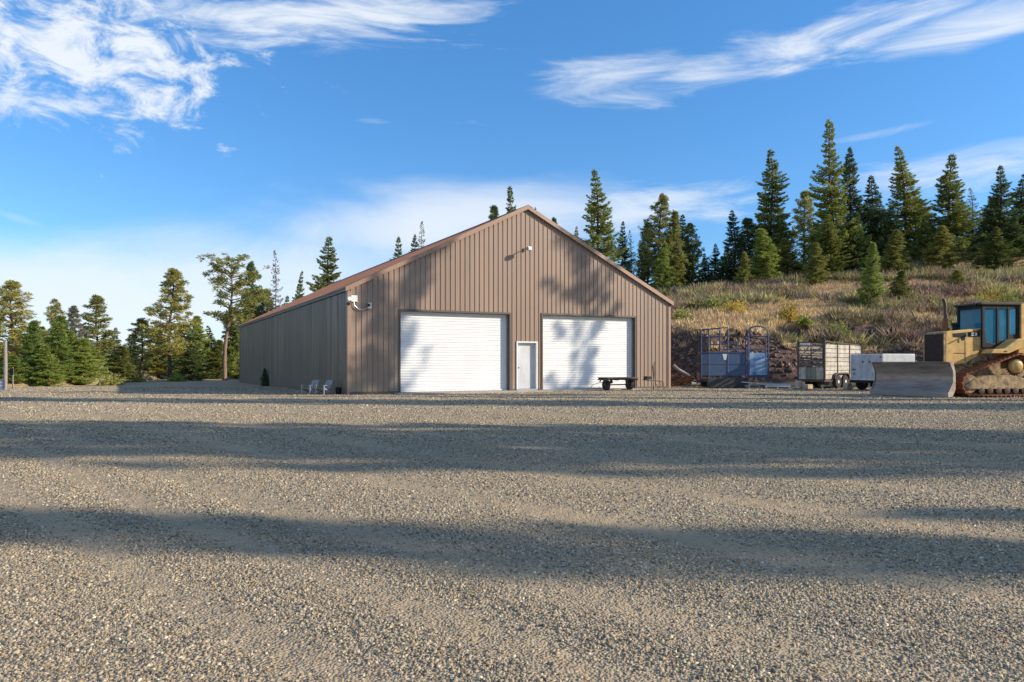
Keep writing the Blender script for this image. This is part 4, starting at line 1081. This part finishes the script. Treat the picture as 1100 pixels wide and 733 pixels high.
# hood
hw = .57
hood = MB().prism([(0,1.15),(-.02,2.42),(-.12,2.46),(-1.5,2.58),(-1.52,1.95),(-1.3,1.5),(-.85,1.25)],1,-hw,hw).build('hood',M['yellow'],dz,bevel=.025)
mb = MB().box((.0,-hw+.05,1.22),(.03,hw-.05,2.36)); 
for k_ in range(11): mb.box((.031,-hw+.07,1.27+.1*k_),(.05,hw-.07,1.31+.1*k_))
mb.build('grille',mat('rusty_black',(0.02,.017,.017),.7,vscale=6,base2=(.05,.022,.015)),dz)
mb = MB(); mb.box((.0,-hw-.002,1.15),(.06,-hw+.05,2.40)); mb.box((.0,hw-.05,1.15),(.06,hw+.002,2.40)); mb.box((.0,-hw+.051,2.361),(.06,hw-.051,2.43)); mb.build('grille_frame',M['yellow_dirty'],dz)
for sy in (-1,1):
    a_ = sorted((sy*(hw+.002), sy*(hw+.008)))
    MB().prism([(-.95,2.24),(-1.42,2.26),(-1.42,2.47),(-.9,2.43)],1,a_[0],a_[1]).build('decal_panel',M['black'],hood)
    MB().prism([(-.28,2.37),(-.32,2.24),(-.62,2.22),(-.68,2.10),(-.80,2.12),(-.86,2.42)],1,a_[0],a_[1]).build('side_opening',M['black'],hood)
    a2 = sorted((sy*(hw+.009), sy*(hw+.012)))
    m2 = MB(); m2.prism([(-1.06,2.29),(-1.16,2.29),(-1.16,2.33),(-1.10,2.33),(-1.10,2.37),(-1.16,2.37),(-1.16,2.41),(-1.06,2.41)],1,*a2); m2.prism([(-1.20,2.29),(-1.30,2.29),(-1.30,2.41),(-1.20,2.41),(-1.20,2.36),(-1.26,2.36),(-1.26,2.34),(-1.20,2.34)],1,*a2); m2.build('decal_mark',M['white_metal'],hood)
    m3 = MB().prism([(-.52,2.15),(-.56,2.15),(-.58,2.03),(-.50,2.03)],1,a_[0],a_[1]); m3.box((-.85,a_[0],1.62),(-.35,a_[1],1.645)); m3.build('latch',M['steel_dark'],hood)
    MB().box((-.82,a_[0],1.35),(-.80,a_[1],2.1)).build('panel_seam',M['steel_dark'],hood)
# engine lower body
MB().box((-3.5,-.42,.45),(-.1,.42,1.3)).build('main_frame',M['yellow_dirty'],dz,bevel=.02)
MB().prism([(-1.0,1.25),(-1.3,1.5),(-1.5,1.95),(-1.8,1.95),(-1.8,1.25)],1,-.5,.5).build('engine_guard',M['yellow_dirty'],dz)
mb = MB(); mb.tube([(-.42,.02,2.44),(-.42,.02,3.42)],.06,12); mb.tube([(-.42,.02,3.42),(-.40,.02,3.56),(-.33,.02,3.72)],[.062,.06,.065],12)
mb.build('exhaust_stack',M['steel_dark'],dz,smooth=True)
MB().tube([(-.42,.02,2.44),(-.42,.02,2.95)],.095,12).build('muffler',M['rust'],dz,smooth=True)
MB().lathe((-1.0,-.2,2.52),2,[(0,.1),(.18,.1),(.2,.14),(.26,.14),(.3,.06)],14).build('air_precleaner',M['black'],dz,smooth=True)
# cab
c0,c1 = -1.50,-2.95; cw = .62; zb, zt = 1.85, 3.46
mb = MB()
for (xx,ww) in ((c0,.10),(-2.10,.09),(-2.55,.09),(c1,.12)):
    for sy in (-1,1): mb.box((xx-ww/2,sy*cw-.045,zb),(xx+ww/2,sy*cw+.045,zt))
mb.box((c1,-cw,zb),(c0,cw,zb+.12))
for sy in (-1,1):
    yy = sy*cw
    mb.prism([(c0,zb),(c0,2.5),(-1.58,2.5),(-1.62,2.05),(-2.1,1.98),(-2.1,zb)],1,yy-.03,yy+.03)
    mb.box((c1,yy-.03,zb),(-2.52,yy+.03,2.35)); mb.box((-2.55,yy-.032,zb),(-2.1,yy+.032,2.12))
    mb.box((c1,yy-.04,zt-.14),(c0,yy+.04,zt-.005))
for xx in (c0,c1): mb.box((xx-.04,-cw+.05,zb),(xx+.04,cw-.05,2.55 if xx==c0 else 2.3)); mb.box((xx-.04,-cw+.05,zt-.14),(xx+.04,cw-.05,zt-.006))
cab = mb.build('cab_frame',M['black'],dz,bevel=.008)
rf = MB().prism([(c0+.14,zt),(c0+.16,zt+.06),(c0+.02,zt+.10),(c1-.06,zt+.11),(c1-.14,zt+.05),(c1-.14,zt)],1,-cw-.1,cw+.1).build('cab_roof',mat('dusty_black',(0.07,.055,.045),.7,var=.4),dz,bevel=.02)
for sy in (-1,1):
    yy = sy*cw; 
    MB().box((-2.06,yy-.006,1.99),(-1.55,yy+.006,zt-.14)).build('window',M['glass'],dz)
    MB().box((-2.50,yy-.006,2.12),(-2.15,yy+.006,zt-.14)).build('window',M['glass'],dz)
    MB().box((c1+.06,yy-.006,2.35),(-2.6,yy+.006,zt-.14)).build('window',M['glass'],dz)
MB().box((c0-.006,-cw+.06,2.55),(c0+.006,cw-.06,zt-.14)).build('windscreen',M['glass'],dz)
MB().box((c1-.006,-cw+.06,2.3),(c1+.006,cw-.06,zt-.14)).build('rear_window',M['glass'],dz)
mb = MB().box((-2.65,-.25,2.0),(-2.2,.25,2.15)); mb.box((-2.75,-.25,2.0),(-2.62,.25,2.75)); mb.build('seat',M['black'],dz,bevel=.03)
mb = MB(); mb.tube([(c0,cw+.04,2.5),(c0+.25,cw+.14,2.5)],.02,6); mb.box((c0+.2,cw+.02,2.48),(c0+.26,cw+.28,2.52)); mb.build('grab_rail',M['black'],dz)
for sy in (-1,1): MB().lathe((c0+.17,sy*.45,zt+.0),0,[(-.05,.03),(-.02,.07),(.05,.075)],12).build('work_light',M['black'],dz,smooth=True)
# fenders / tank
for sy in (-1,1):
    a_ = sorted((sy*(cw+.05), sy*1.20))
    MB().prism([(-1.35,1.62),(-1.45,1.76),(-1.9,1.80),(-2.45,2.16),(-3.3,2.2),(-3.3,1.9),(-2.5,1.78),(-2.1,1.62)],1,a_[0],a_[1]).build('fender',M['yellow'],dz,bevel=.02)
    MB().box((-2.02,sy*1.2-.012,1.68),(-1.9,sy*1.2+.012,1.72)).build('step',M['steel_dark'],dz)
MB().box((-3.7,-.6,1.3),(-3.0,.6,2.35)).build('fuel_tank',M['yellow'],dz,bevel=.04)
mb = MB()
for sy in (-1,1): mb.box((-3.16,sy*.66-.07,2.15),(-3.02,sy*.66+.07,3.5))
mb.box((-3.16,-.59,3.38),(-3.02,.59,3.5)); mb.build('roll_bar',M['yellow'],dz,bevel=.015)
# tracks: high-drive loop
def hull_loop(circles, n=200):
    # outer tangent loop round circles ordered clockwise seen from +y ; sample by convex hull
    pts = []
    for (cx_,cz_,r_) in circles:
        for i in range(72): a = i*2*math.pi/72; pts.append((cx_+r_*math.cos(a), cz_+r_*math.sin(a)))
    pts = sorted(set(pts))
    def half(ps):
        h = []
        for p in ps:
            while len(h) >= 2 and (h[-1][0]-h[-2][0])*(p[1]-h[-2][1])-(h[-1][1]-h[-2][1])*(p[0]-h[-2][0]) <= 0: h.pop()
            h.append(p)
        return h
    lo = half(pts); up = half(pts[::-1]); H_ = lo[:-1]+up[:-1]
    seg = [math.dist(H_[i],H_[(i+1)%len(H_)]) for i in range(len(H_))]; tot = sum(seg)
    out = []; 
    for k_ in range(n):
        d = tot*k_/n; i = 0
        while d > seg[i]: d -= seg[i]; i += 1
        p, q = H_[i], H_[(i+1)%len(H_)]; f = d/seg[i]; ang = math.atan2(q[1]-p[1],q[0]-p[0])
        out.append((p[0]+(q[0]-p[0])*f, p[1]+(q[1]-p[1])*f, ang))
    return out, tot
circ = [(-.62,.50,.42),(-3.15,.48,.40),(-2.52,1.16,.42)]
loop, tot = hull_loop(circ, 44)
for sy in (-1,1):
    mb = MB(); y0,y1 = sorted((sy*.68, sy*1.24)); pitch = tot/44
    for (x_,z_,a) in loop:
        ca, sa = math.cos(a), math.sin(a)   # tangent; hull is CCW -> outward = (sa,-ca)
        def q(u,v): return (x_+ca*u+sa*v, z_+sa*u-ca*v)
        mb.prism([q(-pitch*.47,-.015),q(pitch*.47,-.015),q(pitch*.47,.02),q(pitch*.15,.022),q(pitch*.12,.075),q(.0,.075),q(-.02,.022),q(-pitch*.47,.02)],1,y0,y1)
        mb.prism([q(-pitch*.3,-.09),q(pitch*.3,-.09),q(pitch*.4,-.016),q(-pitch*.4,-.016)],1,sy*.96-.08,sy*.96+.08)
    mb.build('track',M['rust'],dz)
    fr = MB().prism([(-.35,.42),(-.75,.68),(-1.3,.80),(-2.3,.80),(-3.0,.66),(-3.3,.42),(-3.2,.30),(-.5,.30)],1,min(sy*.80,sy*1.12),max(sy*.80,sy*1.12)).build('track_frame',M['yellow_dirty'],dz,bevel=.02)
    for xx in (-.62,-3.15): MB().lathe((xx,sy*.96,.49),1,[(-.12,.12),(-.1,.33),(-.05,.34),(.05,.34),(.1,.33),(.12,.12)],24).build('idler_wheel',M['yellow_dirty'],dz,smooth=True)
    mb = MB()
    teeth = []
    for i in range(22):
        a = i*2*math.pi/22; teeth += [(-2.52+.30*math.cos(a),1.16+.30*math.sin(a)),(-2.52+.38*math.cos(a+.1),1.16+.38*math.sin(a+.1)),(-2.52+.30*math.cos(a+.2),1.16+.30*math.sin(a+.2))]
    mb.prism(teeth,1,sy*.96-.03,sy*.96+.03); spk = mb.build('sprocket',M['steel_dark'],dz)
    MB().lathe((-2.52,sy*1.02,1.16),1,[(-.15,.26),(sy*0+.0,.27),(.1,.25),(.17,.16),(.19,.08)] if sy>0 else [(-.19,.08),(-.17,.16),(-.1,.25),(0,.27),(.15,.26)],20).build('final_drive_hub',M['yellow'],dz,smooth=True)
    for i,xx in enumerate((-1.05,-1.4,-1.75,-2.1,-2.45,-2.8)):
        MB().lathe((xx,sy*.96,.24),1,[(-.17,.06),(-.16,.12),(.16,.12),(.17,.06)],14).build('track_roller',M['steel_dark'],dz,smooth=True)
mb = MB(); mb.tube([(-1.0,.72,1.2),(-1.3,.8,1.35),(-1.6,.75,1.3)],.02,6); mb.tube([(-.6,.6,1.2),(-.9,.72,1.05),(-1.2,.7,1.2)],.018,6); mb.build('hydraulic_hose',M['rubber'],dz)

# ------------------------------------------------------------------ small chairs by the side wall
def chair(x,y,rz,label):
    t = thing('garden_chair',label,'chair',(x,y,.0),rz,'low slatted chairs by the barn'); t.scale = (.84,.84,.88)
    mb = MB()
    for k_ in range(4): mb.box((-.22,-.26+.12*k_,.27-.02*k_),(.22,-.26+.12*k_+.10,.29-.02*k_))
    mb.build('seat',M['chairwood'],t)
    mb = MB()
    for k_ in range(4):
        xx = -.21+.11*k_; mb.bar((xx+.045,.20,.24),(xx+.045,.46,.64),.09,.02)
    mb.bar((-.22,.41,.54),(.22,.41,.54),.03,.05); mb.build('backrest',M['chairwood'],t)
    for sx in (-1,1):
        MB().bar((sx*.25,-.26,0),(sx*.25,-.26,.40),.04,.07).build('leg',M['chairwood'],t)
        MB().bar((sx*.25,.42,0),(sx*.25,-.2,.27),.04,.07).build('leg',M['chairwood'],t)
        MB().box((sx*.25-.05,-.32,.402),(sx*.25+.05,.28,.425)).build('armrest',M['chairwood'],t)
chair(-8.22,30.75,R(-28),'low whitewashed slatted chair, left of the two by the side wall')
chair(-7.62,30.60,R(-28),'low whitewashed slatted chair, right of the two by the side wall')
o = MB().lathe((0,0,0),2,[(0,.10),(.02,.11),(.26,.13),(.28,.135)],14).build('bucket',M['black'],None,smooth=True); o.location=(-7.05,30.75,.0); tag(o,'small black bucket between the chairs and the barn corner','bucket')
o = MB().box((-.28,-.1,0),(.28,.1,.06)).build('board',M['old_wood'],None,bevel=.004); o.location=(-9.0,31.2,.0); o.rotation_euler=(0,0,.2); tag(o,'short pale board on the ground left of the low chairs','board')

# left edge: post, barrel, box on a stake
px_,py_ = -25.45,38.0
o = MB().tube([(0,0,-.2),(.02,0,1.2),(0,.02,2.42)],[.10,.09,.075],10).build('wooden_post',M['old_wood'],None,smooth=True); o.location=(px_,py_,-.05); tag(o,'tall pale weathered wooden post at the left edge of the photo','post')
t = thing('metal_barrel','dark blue metal barrel at the foot of the pale post','barrel',(px_-.02,py_-.5,-.06))
MB().lathe((0,0,0),2,[(0,.26),(.02,.28),(.14,.28),(.15,.295),(.17,.28),(.29,.28),(.30,.295),(.32,.28),(.44,.28),(.46,.26)],20).build('drum',M['blue'],t,smooth=True)
MB().lathe((0,0,.462),2,[(0,.25),(.015,.25)],20).build('lid',M['steel_dark'],t)
t = thing('stake_box','small black box on a thin stake beside the pale post','stake box',(px_+.32,py_+.1,-.05))
MB().bar((.0,0,-.1),(.0,0,1.1),.05).build('stake',M['old_wood'],t)
MB().box((-.12,-.08,.72),(.06,-.03,1.05)).build('box_body',M['black'],t,bevel=.01)

# ------------------------------------------------------------------ sky, sun, camera
AZ = math.atan2(0.99,-0.14)   # sun azimuth measured from +Y towards +X
EL = R(23.4)
wd = bpy.data.worlds.new('World'); S.world = wd; wd.use_nodes = True
N = wd.node_tree.nodes; L = wd.node_tree.links; bg = N['Background']; out = N['World Output']
sky = N.new('ShaderNodeTexSky'); sky.sky_type = 'NISHITA'; sky.sun_disc = False
sky.sun_elevation = EL; sky.sun_rotation = AZ
sky.air_density = 1.0; sky.dust_density = 0.3; sky.ozone_density = 2.5; sky.altitude = 1200
hs = N.new('ShaderNodeHueSaturation'); hs.inputs['Saturation'].default_value = 1.24; hs.inputs['Hue'].default_value = 0.500; hs.inputs['Value'].default_value = 1.0
L.new(sky.outputs[0], hs.inputs['Color'])
tcn = N.new('ShaderNodeTexCoord'); sep = N.new('ShaderNodeSeparateXYZ'); L.new(tcn.outputs['Generated'], sep.inputs[0])
def mth(op, a, b=None, c=None, clamp=False):
    n = N.new('ShaderNodeMath'); n.operation = op; n.use_clamp = clamp
    for i,v in enumerate((a,b,c)):
        if v is None: continue
        if isinstance(v,(int,float)): n.inputs[i].default_value = v
        else: L.new(v, n.inputs[i])
    return n.outputs[0]
az = mth('ARCTAN2', sep.outputs['X'], sep.outputs['Y']); el = mth('ARCSINE', sep.outputs['Z'])
cmb = N.new('ShaderNodeCombineXYZ'); L.new(az, cmb.inputs[0]); L.new(el, cmb.inputs[1])
def wnoise(sx, sy, rot, det=8, ro=.6, off=0, dist=.4):
    mp = N.new('ShaderNodeMapping'); mp.inputs['Scale'].default_value = (sx,sy,1); mp.inputs['Rotation'].default_value = (0,0,rot); mp.inputs['Location'].default_value = (off,off*.7,0)
    L.new(cmb.outputs[0], mp.inputs['Vector'])
    n = N.new('ShaderNodeTexNoise'); n.inputs['Scale'].default_value = 1; n.inputs['Detail'].default_value = det; n.inputs['Roughness'].default_value = ro; n.inputs['Distortion'].default_value = dist
    L.new(mp.outputs[0], n.inputs['Vector']); return n.outputs['Fac']
def pxdir(px,py):
    a = math.atan((px-550)/F); return a, math.atan((HZ-py)/F*math.cos(a))
def blob(px,py,wpx,hpx,rot,nz,gain,thr,soft=.25,amp=1.0):
    """an elongated bank of cloud centred on a sky direction"""
    a0,e0 = pxdir(px,py); wa = wpx/F; ha = hpx/F
    da = mth('SUBTRACT',az,a0); de = mth('SUBTRACT',el,e0); c,s_ = math.cos(rot),math.sin(rot)
    u = mth('ADD',mth('MULTIPLY',da,c/wa),mth('MULTIPLY',de,s_/wa)); v = mth('ADD',mth('MULTIPLY',da,-s_/ha),mth('MULTIPLY',de,c/ha))
    r2 = mth('ADD',mth('MULTIPLY',u,u),mth('MULTIPLY',v,v))
    g = mth('POWER',2.718,mth('MULTIPLY',r2,-1.0))
    val = mth('ADD',g,mth('MULTIPLY',mth('SUBTRACT',nz,.5),gain))
    mr = N.new('ShaderNodeMapRange'); mr.interpolation_type='SMOOTHSTEP'; mr.inputs[1].default_value = thr; mr.inputs[2].default_value = thr+soft; mr.inputs[4].default_value = amp
    L.new(val, mr.inputs[0]); return mr.outputs[0]
puff = wnoise(17,30,.2,9,.66,3.1,.5); wisp = wnoise(5,26,-.20,9,.62,1.7,.8); softn = wnoise(3,9,-.1,6,.55,5,.5); fine = wnoise(7,30,.05,9,.66,9,.7)
hr = N.new('ShaderNodeMapRange'); hr.inputs[1].default_value = 0.0; hr.inputs[2].default_value = .55; L.new(el, hr.inputs[0])
hz = N.new('ShaderNodeMix'); hz.data_type='RGBA'; L.new(hr.outputs[0], hz.inputs[0]); hz.inputs[6].default_value = (.62,.74,.86,1); hz.inputs[7].default_value = (1.22,1.26,1.26,1)
hm = N.new('ShaderNodeMix'); hm.data_type='RGBA'; hm.blend_type='MULTIPLY'; hm.inputs[0].default_value = 1; L.new(hs.outputs[0], hm.inputs[6]); L.new(hz.outputs[2], hm.inputs[7])
masks = [blob(90,55,190,80,-.05,puff,2.5,.55,.6,.95), blob(60,110,130,22,.15,puff,1.7,.62,.5,.8), blob(330,25,270,42,.08,wisp,2.2,.58,.7,.9),
         blob(860,52,330,30,.14,wisp,2.2,.50,.8,.82), blob(1060,25,160,28,.05,wisp,1.4,.55,.7,.85), blob(650,82,130,26,.1,wisp,1.8,.52,.7,.7),
         blob(210,315,470,80,.16,softn,1.3,.34,.75,.85), blob(470,245,260,50,.06,softn,1.1,.36,.7,.85), blob(700,225,170,34,.06,fine,1.5,.50,.7,.75),
         blob(1040,185,170,34,.08,fine,1.5,.50,.8,.70), blob(400,130,40,7,.0,fine,1.2,.75,.6,.4), blob(20,235,60,8,-.3,fine,1.2,.7,.6,.3), blob(960,140,110,8,.1,fine,1.4,.7,.6,.45)]
# unseen cloud added behind and beside the camera for a whiter fill
bn = wnoise(2.2,4.5,.2,7,.6,12,.5); aa = mth('ABSOLUTE',az)
mb_ = N.new('ShaderNodeMapRange'); mb_.interpolation_type='SMOOTHSTEP'; mb_.inputs[1].default_value = .36; mb_.inputs[2].default_value = .56; L.new(bn, mb_.inputs[0])
mc_ = N.new('ShaderNodeMapRange'); mc_.interpolation_type='SMOOTHSTEP'; mc_.inputs[1].default_value = .85; mc_.inputs[2].default_value = 1.3; L.new(aa, mc_.inputs[0])
masks.append(mth('MULTIPLY', mth('MULTIPLY', mb_.outputs[0], mc_.outputs[0]), .38))
m_ = masks[0]
for q_ in masks[1:]: m_ = mth('MAXIMUM', m_, q_)
cl = N.new('ShaderNodeMix'); cl.data_type='RGBA'; cl.blend_type='MIX'
L.new(m_, cl.inputs[0]); L.new(hm.outputs[2], cl.inputs[6]); cl.inputs[7].default_value = (4.5,4.8,5.15,1)
L.new(cl.outputs[2], bg.inputs['Color']); bg.inputs['Strength'].default_value = 0.14
sun = bpy.data.lights.new('sun','SUN'); sun.energy = 4.6; sun.angle = R(0.53); sun.color = (1.0,0.87,0.70)
so_ = bpy.data.objects.new('sun', sun); COL.objects.link(so_)
sd = Vector((math.sin(AZ)*math.cos(EL), math.cos(AZ)*math.cos(EL), math.sin(EL)))
so_.rotation_euler = sd.to_track_quat('Z','Y').to_euler(); so_.location = (30,-10,40)
cam = bpy.data.cameras.new('camera'); co = bpy.data.objects.new('camera', cam); COL.objects.link(co); S.camera = co
cam.lens = 36*F/1100; cam.sensor_width = 36; cam.shift_y = (HZ-366.5)/1100; cam.clip_end = 6000; cam.clip_start = .05
co.location = (0,0,CZ); co.rotation_euler = (R(90),0,0)
S.view_settings.view_transform = 'Standard'; S.view_settings.look = 'None'; S.view_settings.gamma = 1; S.view_settings.exposure = 0.5
S.render.engine = 'CYCLES'
